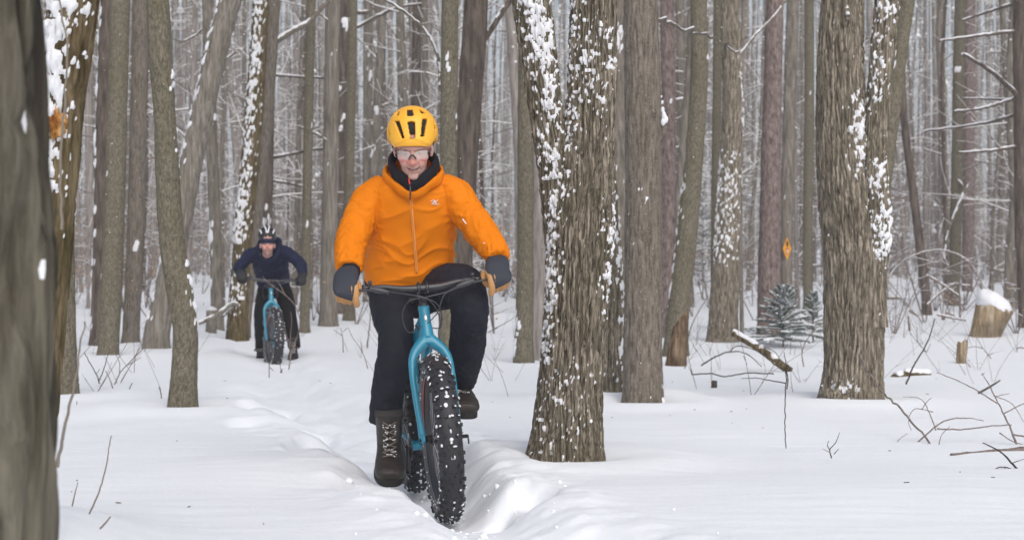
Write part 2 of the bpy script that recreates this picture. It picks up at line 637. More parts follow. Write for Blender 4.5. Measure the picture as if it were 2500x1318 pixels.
# ------------------------------------------------------------------ trees
def trunk_grid(C, R, nt, step, ztop_fine, kind, A, lam, seed, nmin=44):
    """Resample the axis C (K,3) with radii R and return the bark surface as a grid."""
    q0 = np.column_stack([C, R])
    L = np.linalg.norm(np.diff(C, axis=0), axis=1).sum()
    n0 = max(nmin, int(L / step))
    q = spline(q0, n0)
    zf = q[:, 2]
    keep = np.ones(n0, bool)
    hi = np.where(zf > ztop_fine)[0]
    if len(hi) > 12:
        keep[hi] = False
        keep[hi[::max(1, len(hi) // 12)]] = True
        keep[-1] = True
    q = q[keep]
    Cc, Rr = q[:, :3], np.maximum(q[:, 3], 0.004)
    s = np.concatenate([[0], np.cumsum(np.linalg.norm(np.diff(Cc, axis=0), axis=1))])
    T = np.gradient(Cc, s, axis=0)
    T /= np.linalg.norm(T, axis=1, keepdims=True)
    e1 = np.array([1.0, 0, 0]) - T * T[:, :1]
    e1 /= np.linalg.norm(e1, axis=1, keepdims=True)
    e2 = np.cross(T, e1)
    th = np.arange(nt) / nt * 2 * math.pi
    N = e1[:, None] * np.cos(th)[None, :, None] - e2[:, None] * np.sin(th)[None, :, None]
    cx, sx = np.cos(th)[None] * Rr[:, None], np.sin(th)[None] * Rr[:, None]
    S = s[:, None] + 0 * cx
    rad = Rr[:, None] * (1 + 0.05 * noise3(np.cos(th)[None] * 1.3 + seed, np.sin(th)[None] * 1.3, S * 1.1) + 0.035 * noise3(np.cos(th)[None] * 2.5 + seed, np.sin(th)[None] * 2.5, S * 4.0))
    lob = 1 + 0.5 * noise3(np.cos(th)[None] * 1.6 + seed, np.sin(th)[None] * 1.6, 0.5)
    rad = rad * (1 + 0.16 * np.exp(-np.clip(S - 0.28, 0, 9) / 0.10) * lob)
    if kind == 'furrow':
        wx = 0.45 * noise3(cx / lam * 0.5 + seed, sx / lam * 0.5, S / lam * 0.22)
        n = noise3(cx / lam + wx + seed, sx / lam + wx, S / (lam * 16.0))
        n2 = noise3(cx / lam * 2.1 + 3 * seed, sx / lam * 2.1, S / (lam * 5.0))
        nb_ = noise3(cx / lam * 0.55 + 2 * seed, sx / lam * 0.55, S / (lam * 4.0) + 0.35 * n2)
        brk = np.exp(-(nb_ / 0.13) ** 2)
        d = A * 1.25 * (np.clip(np.abs(n) * 4.2, 0, 1) - 0.7) - A * 0.55 * brk + A * 0.35 * n2 + A * 0.18 * noise3(cx / lam * 5, sx / lam * 5, S / lam * 0.7)
    elif kind == 'plate':
        n = noise3(cx / lam + seed, sx / lam, S / (lam * 3.0))
        d = A * (np.clip(np.abs(n) * 3.0, 0, 1) - 0.6) + A * 0.4 * noise3(cx / lam * 3, sx / lam * 3, S / lam)
    else:
        d = A * fbm(cx / lam + seed, sx / lam, S / (lam * 4.0), 2) + A * 0.5 * noise3(cx / lam * 3, sx / lam * 3, S / lam * 1.5)
    V = Cc[:, None] + N * (rad + d)[..., None]
    return V, N, th, S, cx, sx, Rr


def trunk_snow(G, zones, fleck, cs, seed, hmax):
    V, N, th, S, cx, sx, Rr = G
    z = V[..., 2]
    base = fbm(cx / cs + seed, sx / cs, S / (cs * 1.25), 4, 0.6)
    bias = np.zeros_like(z)
    for t0, hw, za, zb, amt in zones:
        dt = np.abs((th - math.radians(t0) + math.pi) % (2 * math.pi) - math.pi)
        w = np.exp(-(dt / math.radians(hw)) ** 2)[None]
        wz = sstep(zb - 0.12, zb + 0.12, z) * (1 - sstep(za - 0.12, za + 0.12, z))
        bias = np.maximum(bias, amt * w * wz)
    m = np.where(bias > 0.04, base + bias - 0.62, -1.0)
    if fleck > 0:
        m = np.maximum(m, 0.7 * (noise3(cx / cs * 2.6 + 31 + seed, sx / cs * 2.6, S / cs * 2.4) + 0.25 * noise3(cx / cs * 0.6, sx / cs * 0.6, S / cs * 0.5 + seed) - (0.86 - fleck)))
    h = np.where(m > 0, 0.25 * hmax + np.clip(m * 2.6, 0, 1) * hmax * (1 + 0.5 * noise3(cx / cs * 4, sx / cs * 4, S / cs * 4)), -0.25 * hmax)
    nr, nt = z.shape
    W = V + N * h[..., None]
    f = grid_faces(nr, nt)[:, ::-1]
    mm = (m > 0).ravel()
    kf = mm[f].sum(1) >= 1
    f = f[kf]
    if not len(f):
        return None
    ids, inv = np.unique(f, return_inverse=True)
    return W.reshape(-1, 3)[ids], inv.reshape(-1, 4)


def add_branch(tree, pts, r0, r1, mat, snow=True, cover=0.85, name='branch'):
    pts = np.asarray(pts, float)
    n = max(8, len(pts) * 5)
    q = spline(pts, n)
    L = np.linalg.norm(pts[-1] - pts[0])
    q = q + 0.012 * L * np.column_stack([noise3(np.arange(n) * 0.6, pts[0, 0] * 7, k * 5.5) for k in range(3)])
    q[0] = pts[0]
    r = np.linspace(r0, r1, n)
    V, f = tubes(q[None], r[None], 8)
    b = mk(name, V, f, mat, tree)
    if snow:
        rs = r * 0.80 * (1 + 0.35 * noise3(np.arange(n) * 0.9, pts[0, 2] * 3, 1.5))
        gap = noise3(np.arange(n) * 0.33, pts[0, 0] * 11, 8.0) > (cover - 1.15)
        rs = np.where(gap, rs, r * 0.3)
        q2 = q + np.array([0, 0, 1.0]) * (r * 0.62)[:, None]
        V, f = tubes(q2[None], rs[None], 8)
        mk('snow', V, f, M['clump'], b)
    return b


def build_tree(t):
    D = t.get('D') or solveD(t['path'][0][0], t['path'][0][1])
    pth = t['path']
    C = np.array([P(px, py, D + (t.get('dD', [0] * 99)[i] if 'dD' in t else 0)) for i, (px, py, w) in enumerate(pth)])
    R = np.array([w / 2.0 / F * D for px, py, w in pth])
    gz = float(ground_z(C[0, 0], C[0, 1])) if t.get('grounded', True) else C[0, 2]
    foot = C[0] + (C[0] - C[1]) / (C[1, 2] - C[0, 2] + 1e-6) * 0 + np.array([0, 0, min(gz, C[0, 2]) - 0.3 - C[0, 2]])
    C = np.vstack([foot, C])
    R = np.concatenate([[R[0] * 1.12], R])
    ztop = C[-1, 2]
    up = (C[-1] - C[-2]) / np.linalg.norm(C[-1] - C[-2])
    H = t.get('H', 4.5)
    C = np.vstack([C, C[-1] + up * H * 0.5, C[-1] + up * H + np.array([0.1, 0.1, 0])])
    R = np.concatenate([R, [R[-1] * 0.8, R[-1] * 0.5]])
    root = t.get('root')
    if root is None:
        root = thing(t.get('name', 'bare_tree'), t['label'], 'tree', (C[0, 0], C[0, 1], gz), t.get('group'))
    seed = (abs(hash_s(t['label'] + t.get('part', ''))) % 97) * 1.37
    nt_, st_ = t.get('nt', 40), t.get('step', 0.04)
    if D > 16:
        nt_, st_ = int(nt_ * 0.8), st_ * 1.9
    elif D > 11:
        nt_, st_ = int(nt_ * 0.88), st_ * 1.35
    elif D > 8:
        nt_, st_ = int(nt_ * 0.88), st_ * 1.15
    G = trunk_grid(C, R, nt_, st_, ztop + 0.3, t.get('kind', 'smooth'), t.get('A', 0.004), t.get('lam', 0.05), seed)
    nr, nt = G[0].shape[:2]
    f = grid_faces(nr, nt)[:, ::-1]
    mk(t.get('part', 'trunk'), G[0].reshape(-1, 3), [f], t['mat'], root)
    zone = [(a, hw, CAMZ - (p0 - HY) / F * D, CAMZ - (p1 - HY) / F * D, amt) for a, hw, p0, p1, amt in t.get('snow', [])]
    sn = trunk_snow(G, zone, t.get('fleck', 0.0), t.get('cs', 0.06), seed, t.get('hs', 0.012))
    if sn is not None:
        mk('snow', sn[0], [sn[1]], M['clump'], root, kind='stuff')
    for br in t.get('branches', []):
        pts, w0, w1 = br[:3]
        dd = br[3] if len(br) > 3 else 0.0
        k = len(pts)
        W = [P(x, y, D + dd * i / max(1, k - 1)) for i, (x, y) in enumerate(pts)]
        add_branch(root, W, w0 / 2 / F * D, w1 / 2 / F * D, t['mat'], br[4] if len(br) > 4 else True)
    t['root'], t['Dv'] = root, D
    return root


def hash_s(s):
    h = 5381
    for ch in s:
        h = (h * 33 + ord(ch)) & 0xffffff
    return h


SNOWZ = lambda th, hw, a, b, amt: (th, hw, a, b, amt)
TREES = [
    dict(label='dark grey blurred trunk closest to the camera, cut by the picture edge', D=3.3, path=[(-60, 2000, 400), (-66, 1300, 365), (-50, 900, 350), (-52, 500, 348), (-60, 250, 336), (-72, 0, 326)],
         mat=M['near'], kind='furrow', A=0.030, lam=0.075, nt=120, step=0.03, fleck=0.10, cs=0.05, hs=0.010),
    dict(label='brown leaning trunk plastered with snow just behind the blurred foreground trunk', D=5.6, path=[(48, 1420, 110), (88, 1000, 106), (108, 760, 104), (122, 600, 104), (135, 420, 106), (152, 230, 112), (178, 0, 120)],
         mat=M['brown'], kind='furrow', A=0.008, lam=0.025, nt=100, step=0.012, snow=[(112, 52, -80, 470, 0.92), (135, 42, 430, 620, 0.7), (150, 34, 560, 900, 0.62), (165, 30, 800, 1300, 0.4)], fleck=0.16, cs=0.034, hs=0.012),
    dict(label='smooth olive trunk with its foot in snow beside the blurred foreground trunk', path=[(152, 968, 82), (151, 800, 68), (149, 600, 64), (146, 300, 62), (146, 0, 60)], mat=M['smooth'], nt=60, step=0.02, A=0.004, fleck=0.06, cs=0.05),
    dict(label='dark trunk with a snow-flecked edge behind a paler straight trunk', D=22.5, path=[(243, 818, 46), (246, 650, 42), (252, 400, 40), (258, 150, 38), (264, 0, 38)], mat=M['dist_dark'], snow=[(180, 45, -50, 800, 0.5)], cs=0.09, hs=0.02),
    dict(label='straight pale olive trunk, front one of the cluster beside the bent trunk', path=[(264, 871, 52), (272, 700, 52), (281, 450, 50), (288, 200, 48), (293, 0, 47)], mat=M['smooth'], nt=56, step=0.03, A=0.005, fleck=0.07, cs=0.07),
    dict(label='slightly darker trunk just beside the pale olive trunk in the cluster', path=[(319, 843, 44), (328, 650, 43), (336, 400, 42), (341, 150, 40), (343, 0, 40)], mat=M['fine'], nt=48, step=0.03, A=0.006, fleck=0.10, cs=0.08, snow=[(80, 40, 598, 618, 0.6)]),
    dict(label='thin pale trunk far behind the pale olive trunk cluster', D=36, path=[(222, 712, 22), (220, 500, 22), (218, 300, 20), (216, 0, 19)], mat=M['dist_pale'], group=None),
    dict(label='bent smooth trunk with S-curve standing alone in the open snow', path=[(447, 998, 68), (450, 900, 62), (452, 800, 60), (437, 700, 64), (421, 600, 62), (410, 450, 58), (403, 300, 54), (393, 150, 55), (385, 0, 55)],
         mat=M['smooth'], nt=80, step=0.016, A=0.004, lam=0.04, snow=[(8, 28, 635, 800, 0.62), (10, 22, 170, 215, 0.9), (5, 20, 330, 380, 0.4)], fleck=0.05, cs=0.045, hs=0.012),
    dict(label='grey trunk leaning strongly to one side behind the bent trunk', D=22.0, path=[(383, 818, 62), (398, 740, 58), (424, 620, 56), (447, 500, 56), (470, 380, 55), (505, 230, 54), (532, 110, 54), (562, 0, 55)],
         mat=M['grey'], nt=60, step=0.025, kind='furrow', A=0.010, lam=0.05, snow=[(170, 40, -40, 560, 0.52), (165, 30, 600, 800, 0.55)], fleck=0.05, cs=0.06, hs=0.018),
    dict(label='slender dark trunk behind the leaning grey trunk, top left of the second cyclist', D=27, path=[(530, 780, 32), (528, 640, 30), (520, 420, 29), (512, 220, 28), (507, 0, 28)], mat=M['dist'], snow=[(20, 40, 0, 300, 0.55), (150, 50, 500, 700, 0.5)], cs=0.10, hs=0.025,
         branches=[([(512, 180), (545, 150), (575, 128)], 8, 5), ([(507, 60), (480, 85), (440, 105)], 7, 4)]),
    dict(label='knotty trunk thickly plastered with snow beside the second cyclist', D=24.5, path=[(580, 784, 52), (586, 680, 46), (594, 560, 44), (610, 400, 46), (622, 250, 44), (632, 100, 40), (638, 0, 38)],
         mat=M['brown'], nt=110, step=0.018, kind='furrow', A=0.012, lam=0.04, snow=[(110, 55, -30, 460, 0.55), (120, 60, 460, 600, 0.72), (100, 70, 600, 760, 0.36)], fleck=0.14, cs=0.048, hs=0.016),
    dict(label='plain trunk partly hidden by the second cyclist, next to the snow-plastered one', D=25.5, path=[(599, 809, 26), (606, 720, 28), (622, 560, 32), (640, 380, 33), (656, 200, 33), (668, 0, 34)], mat=M['fine'], nt=36, fleck=0.08, cs=0.09, snow=[(170, 40, 60, 420, 0.42)], hs=0.02,
         branches=[([(676, 100), (716, 76), (752, 55), (803, 2)], 15, 9, 0.4)]),
    dict(label='dark snow-capped snag of a trunk right behind the second cyclist', D=28, path=[(655, 770, 26), (654, 650, 24), (653, 560, 23), (656, 440, 22), (660, 200, 21), (664, 0, 20)], mat=M['dist_dark'], snow=[(90, 60, 500, 560, 0.6)], cs=0.08, hs=0.03,
         branches=[([(662, 386), (714, 376), (760, 366), (796, 362)], 9, 6), ([(664, 441), (700, 447), (741, 455)], 7, 5), ([(672, 184), (715, 187), (752, 189), (792, 191)], 7, 5)]),
    dict(label='slim straight trunk a little to one side of the second cyclist, toward the main cyclist', path=[(744, 806, 25), (746, 650, 24), (750, 450, 23), (754, 250, 23), (760, 0, 23)], mat=M['smooth'], nt=36, A=0.006, snow=[(90, 60, 530, 545, 0.7), (60, 50, 300, 320, 0.5)], fleck=0.06, cs=0.10, hs=0.025,
         branches=[([(760, 322), (778, 330), (797, 343)], 7, 5), ([(752, 310), (738, 313), (730, 308)], 6, 5), ([(757, 20), (775, 32), (800, 50)], 6, 4)]),
    dict(label='pale streaked trunk touching a dark tufted one by the main cyclist\'s elbow', path=[(801, 796, 46), (803, 650, 40), (806, 450, 38), (809, 250, 37), (812, 0, 36)], mat=M['grey'], nt=48, step=0.03, kind='furrow', A=0.008, lam=0.06, fleck=0.05, cs=0.09),
    dict(label='dark trunk with tufts of snow, right half of the touching pair', D=33, path=[(826, 782, 40), (828, 640, 36), (832, 450, 34), (837, 250, 34), (842, 0, 34)], mat=M['dist_dark'], nt=36, snow=[(95, 45, 205, 222, 0.8), (60, 40, 60, 75, 0.8), (90, 40, 275, 290, 0.7), (95, 30, 308, 318, 0.7)], fleck=0.10, cs=0.12, hs=0.03,
         branches=[([(846, 79), (905, 49), (968, 19), (1030, 10)], 9, 6, 0.5), ([(845, 30), (870, 32), (900, 30)], 12, 9)]),
    dict(label='light olive trunk behind the main cyclist\'s glove, beside the dark tufted one', D=29, path=[(852, 775, 28), (852, 600, 28), (853, 400, 25), (858, 200, 23), (862, 0, 22)], mat=M['smooth'], nt=30, fleck=0.05, cs=0.1),
    dict(label='trunk rising behind the main cyclist\'s shoulder, first one left of the helmet side', D=38, path=[(897, 740, 24), (897, 400, 23), (898, 200, 23), (898, 0, 22)], mat=M['dist'], fleck=0.12, cs=0.13, hs=0.03, snow=[(60, 50, 120, 200, 0.5)]),
    dict(label='trunk with snow tufts just left of the yellow helmet', D=36, path=[(915, 745, 25), (912, 400, 24), (922, 250, 22), (931, 100, 20), (934, 0, 19)], mat=M['dist'], fleck=0.10, cs=0.13, hs=0.035, snow=[(90, 50, 270, 310, 0.75), (90, 40, 365, 375, 0.8)],
         branches=[([(918, 265), (945, 255), (960, 250)], 7, 5), ([(925, 150), (905, 130), (880, 100), (858, 82)], 6, 4)]),
    dict(label='very thin pole-like trunk above the helmet, nearer its left edge', D=40, path=[(985, 735, 14), (978, 300, 13), (972, 0, 11)], mat=M['dist'], fleck=0.1, cs=0.14, hs=0.03, branches=[([(974, 100), (955, 70), (930, 40), (905, 15)], 6, 4), ([(976, 130), (990, 100), (1000, 75)], 9, 6)]),
    dict(label='dark trunk directly above the middle of the yellow helmet', D=37, path=[(1016, 742, 23), (1016, 400, 22), (1017, 200, 22), (1018, 0, 21)], mat=M['dist_dark'], fleck=0.12, cs=0.13, hs=0.03),
    dict(label='paler trunk beside the dark trunk above the yellow helmet', D=42, path=[(1040, 730, 18), (1038, 300, 17), (1036, 0, 16)], mat=M['dist'], fleck=0.1, cs=0.14, hs=0.03),
    dict(label='speckled smooth trunk rising between the main cyclist\'s legs and past the helmet', D=17.0, path=[(1091, 905, 48), (1092, 800, 44), (1094, 600, 42), (1095, 350, 42), (1097, 150, 42), (1099, 0, 41)], mat=M['smooth'], nt=60, step=0.02, A=0.004, fleck=0.13, cs=0.045, hs=0.012,
         snow=[(95, 25, 150, 158, 0.9), (10, 25, 285, 298, 0.7)], branches=[([(1074, 212), (1071, 149), (1053, 98), (1028, 64), (981, 25), (935, -4)], 9, 6, 0.5)]),
    dict(label='thick dark trunk leaning behind the main cyclist\'s shoulder with a snowy fork', D=21.0, path=[(1126, 850, 54), (1128, 700, 52), (1132, 520, 54), (1138, 400, 56), (1150, 200, 60), (1159, 80, 62), (1163, 0, 58)], mat=M['dist_dark'], nt=60, step=0.03, kind='furrow', A=0.006, lam=0.05, fleck=0.04, cs=0.07,
         branches=[([(1182, 96), (1200, 70), (1222, 36), (1246, 0), (1262, -30)], 16, 12, 0.0)]),
    dict(label='smooth trunk of a touching pair standing between the main cyclist and the double trunk', path=[(1278, 890, 50), (1282, 700, 42), (1283, 450, 40), (1284, 200, 38), (1286, 0, 37)], mat=M['smooth'], nt=56, step=0.02, A=0.004, snow=[(170, 40, 760, 880, 0.6)], fleck=0.05, cs=0.06, hs=0.014),
    dict(label='whitish trunk of the touching pair, half hidden by the double trunk', D=19.5, path=[(1318, 868, 48), (1318, 700, 42), (1316, 450, 40), (1314, 200, 38), (1314, 0, 36)], mat=M['dist_pale'], nt=56, step=0.02, A=0.004, fleck=0.10, cs=0.06, hs=0.010),
    dict(name='double_trunk_tree', label='big double-stemmed tree with furrowed bark and snow clumps beside the main cyclist', D=8.75, path=[(1384, 1112, 168), (1390, 1000, 160), (1398, 850, 150), (1408, 700, 150), (1418, 560, 158), (1430, 440, 138), (1440, 300, 118), (1446, 150, 112), (1449, 0, 110)],
         mat=M['furrow'], kind='furrow', A=0.017, lam=0.019, nt=370, step=0.0105, snow=[(150, 34, 0, 480, 0.38), (155, 24, 520, 900, 0.62), (165, 20, 640, 900, 0.5), (90, 55, 60, 260, 0.34), (15, 24, 480, 760, 0.5), (110, 60, 880, 1110, 0.15)], fleck=0.12, cs=0.024, hs=0.008),
    dict(part='second_trunk', label='big double-stemmed tree', D=8.75, grounded=False, path=[(1386, 760, 70), (1376, 600, 88), (1358, 450, 80), (1340, 320, 78), (1318, 170, 84), (1302, 40, 88), (1296, 0, 88)], dD=[0.10, 0.04, 0.0, -0.02, -0.03, -0.04, -0.05],
         mat=M['furrow'], kind='furrow', A=0.014, lam=0.018, nt=230, step=0.0100, snow=[(80, 46, -60, 170, 0.98), (70, 40, 150, 330, 0.66), (100, 34, 320, 500, 0.62), (110, 26, 470, 640, 0.7)], fleck=0.12, cs=0.024, hs=0.009, join='double_trunk_tree'),
    dict(label='furrowed dark brown trunk tucked behind the big double-stemmed tree', D=13.1, path=[(1484, 972, 86), (1484, 850, 80), (1481, 700, 78), (1470, 520, 76), (1456, 300, 74), (1446, 0, 70)], mat=M['furrow'], kind='furrow', A=0.014, lam=0.022, nt=160, step=0.016, snow=[(20, 30, 500, 960, 0.44)], fleck=0.08, cs=0.05, hs=0.014),
    dict(label='straight brownish-grey trunk with fine cracks next to the double-stemmed tree', path=[(1570, 991, 100), (1569, 850, 94), (1570, 650, 90), (1572, 400, 88), (1569, 200, 88), (1566, 100, 86), (1564, 0, 82)],
         mat=M['fine'], kind='furrow', A=0.0065, lam=0.030, nt=150, step=0.012, snow=[(100, 20, 462, 472, 0.75), (15, 14, 958, 975, 0.7)], fleck=0.05, cs=0.05, hs=0.012,
         branches=[([(1605, 345), (1618, 320), (1624, 300)], 26, 14, -0.05, False), ([(1600, 42), (1636, 58), (1682, 74), (1725, 88), (1765, 104), (1800, 130)], 9, 6, 4.0)]),
    dict(label='dim trunk in the gap between the double-stemmed tree and the brownish-grey trunk', D=22, path=[(1506, 800, 44), (1507, 500, 42), (1508, 200, 40), (1512, 0, 38)], mat=M['dist'], kind='furrow', A=0.008, lam=0.05, nt=50, step=0.03, fleck=0.06, cs=0.08, snow=[(90, 50, 60, 130, 0.55)], hs=0.02),
    dict(label='straight pinkish trunk just behind the brownish-grey trunk', D=25, path=[(1628, 782, 38), (1630, 600, 37), (1632, 400, 36), (1632, 200, 36), (1628, 0, 35)], mat=M['pine'], kind='furrow', A=0.007, lam=0.05, nt=50, step=0.03, fleck=0.06, cs=0.08),
    dict(label='thin leaning trunk behind the pinkish one', D=30, path=[(1640, 760, 20), (1652, 560, 20), (1668, 350, 19), (1690, 100, 18), (1700, 0, 17)], mat=M['dist'], fleck=0.08, cs=0.1, branches=[([(1668, 243), (1650, 246), (1640, 252)], 9, 7), ([(1672, 178), (1650, 176), (1620, 178)], 7, 5), ([(1640, 352), (1620, 352)], 6, 5)]),
    dict(label='smooth trunk leaning over a torn stump, right of the brownish-grey trunk', D=20.3, path=[(1650, 850, 60), (1656, 760, 54), (1670, 640, 52), (1682, 520, 50), (1694, 400, 45), (1704, 250, 43), (1708, 120, 42), (1706, 0, 41)],
         mat=M['smooth'], nt=64, step=0.02, A=0.005, snow=[(178, 26, 430, 720, 0.52), (20, 24, 130, 160, 0.85), (0, 20, -20, 40, 0.6)], fleck=0.08, cs=0.05, hs=0.014),
    dict(label='plain slim trunk behind the snow-flecked furrowed trunk', D=27, path=[(1745, 742, 22), (1747, 500, 22), (1750, 250, 21), (1752, 0, 20)], mat=M['smooth'], nt=36, fleck=0.05, cs=0.1, snow=[(90, 40, 118, 132, 0.8)], hs=0.03),
    dict(label='furrowed trunk flecked with snow at its lower part, near the fallen branch', path=[(1765, 838, 76), (1768, 740, 70), (1774, 600, 62), (1782, 450, 56), (1788, 300, 50), (1786, 150, 46), (1780, 0, 43)],
         mat=M['furrow_grey'], kind='furrow', A=0.016, lam=0.04, nt=150, step=0.014, snow=[(110, 55, 380, 640, 0.40), (95, 40, 560, 640, 0.42), (170, 30, 380, 620, 0.55), (10, 25, 130, 320, 0.5)], fleck=0.12, cs=0.040, hs=0.012,
         branches=[([(1800, 136), (1815, 122), (1842, 88), (1880, 52), (1920, 0)], 7, 5, 0.3), ([(1776, 102), (1800, 100), (1828, 90)], 6, 4)]),
    dict(label='very thin grey stem right beside the snow-flecked furrowed trunk', D=25, path=[(1811, 812, 11), (1809, 650, 10), (1806, 400, 10), (1810, 200, 9), (1815, 0, 9)], mat=M['dist'], fleck=0.08, cs=0.1),
    dict(name='pine_tree', label='reddish-barked pine behind the little snowy spruce', D=25.5, path=[(1877, 826, 62), (1878, 700, 56), (1880, 500, 50), (1884, 300, 46), (1888, 150, 44), (1892, 0, 42)], mat=M['pine'], kind='plate', A=0.010, lam=0.05, nt=70, step=0.025, fleck=0.10, cs=0.07, hs=0.015),
    dict(label='olive brown trunk carrying the orange trail sign', D=30, path=[(1920, 775, 30), (1920, 600, 30), (1924, 400, 30), (1930, 200, 31), (1936, 0, 30)], mat=M['dist'], kind='furrow', A=0.006, lam=0.06, nt=40, step=0.04, fleck=0.08, cs=0.09, hs=0.02, branches=[([(1908, 440), (1924, 446), (1940, 447)], 7, 5), ([(1910, 465), (1920, 485)], 6, 4)]),
    dict(label='mossy trunk between the trail sign and the big furrowed trunk', D=34, path=[(1973, 765, 26), (1972, 600, 25), (1974, 400, 24), (1976, 200, 23), (1976, 0, 23)], mat=M['smooth'], nt=32, fleck=0.06, cs=0.1),
    dict(name='forked_tree', label='massive furrowed trunk with forked side stem, standing apart among the twiggy debris', path=[(2078, 982, 148), (2083, 900, 142), (2085, 780, 146), (2087, 650, 150), (2078, 520, 148), (2062, 400, 132), (2054, 280, 118), (2053, 120, 106), (2056, 0, 100)],
         mat=M['furrow_grey'], kind='furrow', A=0.021, lam=0.025, nt=320, step=0.0140, snow=[(55, 26, 240, 420, 0.62), (35, 22, 400, 640, 0.40), (115, 20, 935, 985, 0.72)], fleck=0.06, cs=0.034, hs=0.010,
         branches=[([(2058, -20), (2066, 20), (2072, 44)], 14, 12, -0.25)]),
    dict(part='side_stem', label='massive furrowed trunk', D=12.7, grounded=False, path=[(2128, 700, 60), (2140, 600, 62), (2140, 500, 66), (2138, 400, 58), (2142, 300, 56), (2152, 150, 58), (2166, 0, 60)], dD=[0.02, -0.03, -0.05, -0.05, 0, 0, 0],
         mat=M['furrow'], kind='furrow', A=0.010, lam=0.03, nt=130, step=0.010, snow=[(100, 60, -30, 60, 0.5), (120, 50, 90, 260, 0.42), (95, 45, 400, 480, 0.66), (60, 60, 500, 640, 0.72)], fleck=0.10, cs=0.032, hs=0.011, join='forked_tree'),
    dict(label='smooth trunk leaning out from behind the massive furrowed trunk', D=19.5, path=[(2118, 860, 50), (2135, 600, 46), (2158, 420, 42), (2180, 260, 40), (2198, 120, 38), (2216, 0, 36)], mat=M['smooth'], nt=50, step=0.03, A=0.005, fleck=0.05, cs=0.06, snow=[(170, 30, 140, 170, 0.7), (160, 40, 190, 200, 0.8), (10, 20, 158, 168, 0.8)], hs=0.018),
    dict(label='slim dark trunk leaning the other way behind the massive furrowed trunk', D=32, path=[(2262, 742, 24), (2246, 600, 22), (2226, 440, 20), (2208, 300, 18), (2200, 0, 17)], mat=M['dist_dark'], nt=28, fleck=0.05, cs=0.1),
    dict(label='mossy straight trunk standing behind the arched snowy branch', path=[(2330, 744, 28), (2332, 600, 28), (2337, 400, 28), (2340, 200, 27), (2344, 0, 26)], mat=M['smooth'], nt=36, A=0.006, fleck=0.05, cs=0.1, snow=[(90, 40, 170, 182, 0.8)], hs=0.03,
         branches=[([(2326, 432), (2352, 457), (2340, 500), (2312, 575), (2305, 668)], 8, 6, -1.0)]),
    dict(label='purplish trunk touching the mossy straight trunk behind the arched branch', D=44, path=[(2362, 732, 30), (2364, 500, 29), (2366, 250, 28), (2368, 0, 27)], mat=M['pine'], nt=32, fleck=0.05, cs=0.1),
    dict(label='dark trunk cut by the right picture edge, sending out long snowy branches', D=27, path=[(2504, 760, 34), (2496, 600, 34), (2492, 400, 33), (2490, 200, 32), (2488, 0, 31)], mat=M['dist_dark'], nt=36, fleck=0.05, cs=0.1,
         branches=[([(2490, 76), (2405, 86), (2350, 93), (2295, 100)], 9, 5, -0.6), ([(2488, 240), (2455, 205), (2420, 175), (2350, 132)], 12, 8, -1.2), ([(2488, 236), (2425, 258), (2380, 268), (2330, 272)], 9, 5, -0.8),
                   ([(2490, 276), (2425, 297), (2360, 308), (2258, 320)], 9, 5, 0.8), ([(2490, 356), (2430, 367), (2340, 373)], 9, 5, -0.5), ([(2492, 4), (2430, 24), (2350, 50)], 9, 5, 0.4), ([(2488, 245), (2440, 243), (2345, 240)], 7, 4, 0.9)]),
]
WELL_LABELS = ('bent smooth', 'big double', 'straight brownish', 'massive', 'smooth olive', 'furrowed dark brown', 'straight pale olive', 'slightly darker', 'smooth trunk of', 'furrowed trunk flecked', 'slim straight', 'grey trunk leaning')


def prepare_wells():
    for t in TREES:
        if t.get('part'):
            continue
        if any(t['label'].startswith(w) for w in WELL_LABELS):
            D = t.get('D') or solveD(t['path'][0][0], t['path'][0][1])
            c = P(t['path'][0][0], t['path'][0][1], D)
            WELLS.append((c[0], c[1], t['path'][0][2] / 2 / F * D))


prepare_wells()
build_ground()
ROOTS = {}
for t in TREES:
    if t.get('join'):
        t['root'] = ROOTS[t['join']]
    r = build_tree(t)
    if t.get('name'):
        ROOTS[t['name']] = r


# ------------------------------------------------------------------ the stand behind: single trees, then the far mass
def twig_set(base, n, zlo, zhi, lmin, lmax, rr, gen, sub=2, up=(0.0, 0.8), K=5):
    """Random side branches with twigs leaving the trunk axis; returns paths and radii."""
    z = gen.uniform(zlo, zhi, n)
    az = gen.uniform(0, 2 * math.pi, n)
    el = gen.uniform(up[0], up[1], n)
    L = gen.uniform(lmin, lmax, n) * np.clip(1.2 - 0.03 * z, 0.5, 1.2)
    d = np.stack([np.cos(az) * np.cos(el), np.sin(az) * np.cos(el), np.sin(el)], -1)
    s0 = np.column_stack([np.full(n, base[0]), np.full(n, base[1]), base[2] + z])
    t = np.linspace(0, 1, K)
    bend = gen.normal(0, 0.16, (n, 3))
    bend[:, 2] += gen.uniform(-0.25, 0.15, n)
    p = s0[:, None] + d[:, None] * (L[:, None] * t)[..., None] + bend[:, None] * (L[:, None] * t**2)[..., None]
    r = rr * (L / lmax)[:, None] * (1 - 0.75 * t)[None]
    ps, rs = [p], [r]
    for _ in range(sub):
        i = gen.integers(1, K - 1, n)
        st = p[np.arange(n), i]
        dd = d + gen.normal(0, 0.55, (n, 3))
        dd /= np.linalg.norm(dd, axis=1, keepdims=True)
        l2 = L * gen.uniform(0.25, 0.5, n)
        b2 = gen.normal(0, 0.15, (n, 3))
        ps.append(st[:, None] + dd[:, None] * (l2[:, None] * t)[..., None] + b2[:, None] * (l2[:, None] * t**2)[..., None])
        rs.append(r[:, :1] * 0.5 * (1 - 0.7 * t)[None])
    return np.concatenate(ps), np.concatenate(rs)


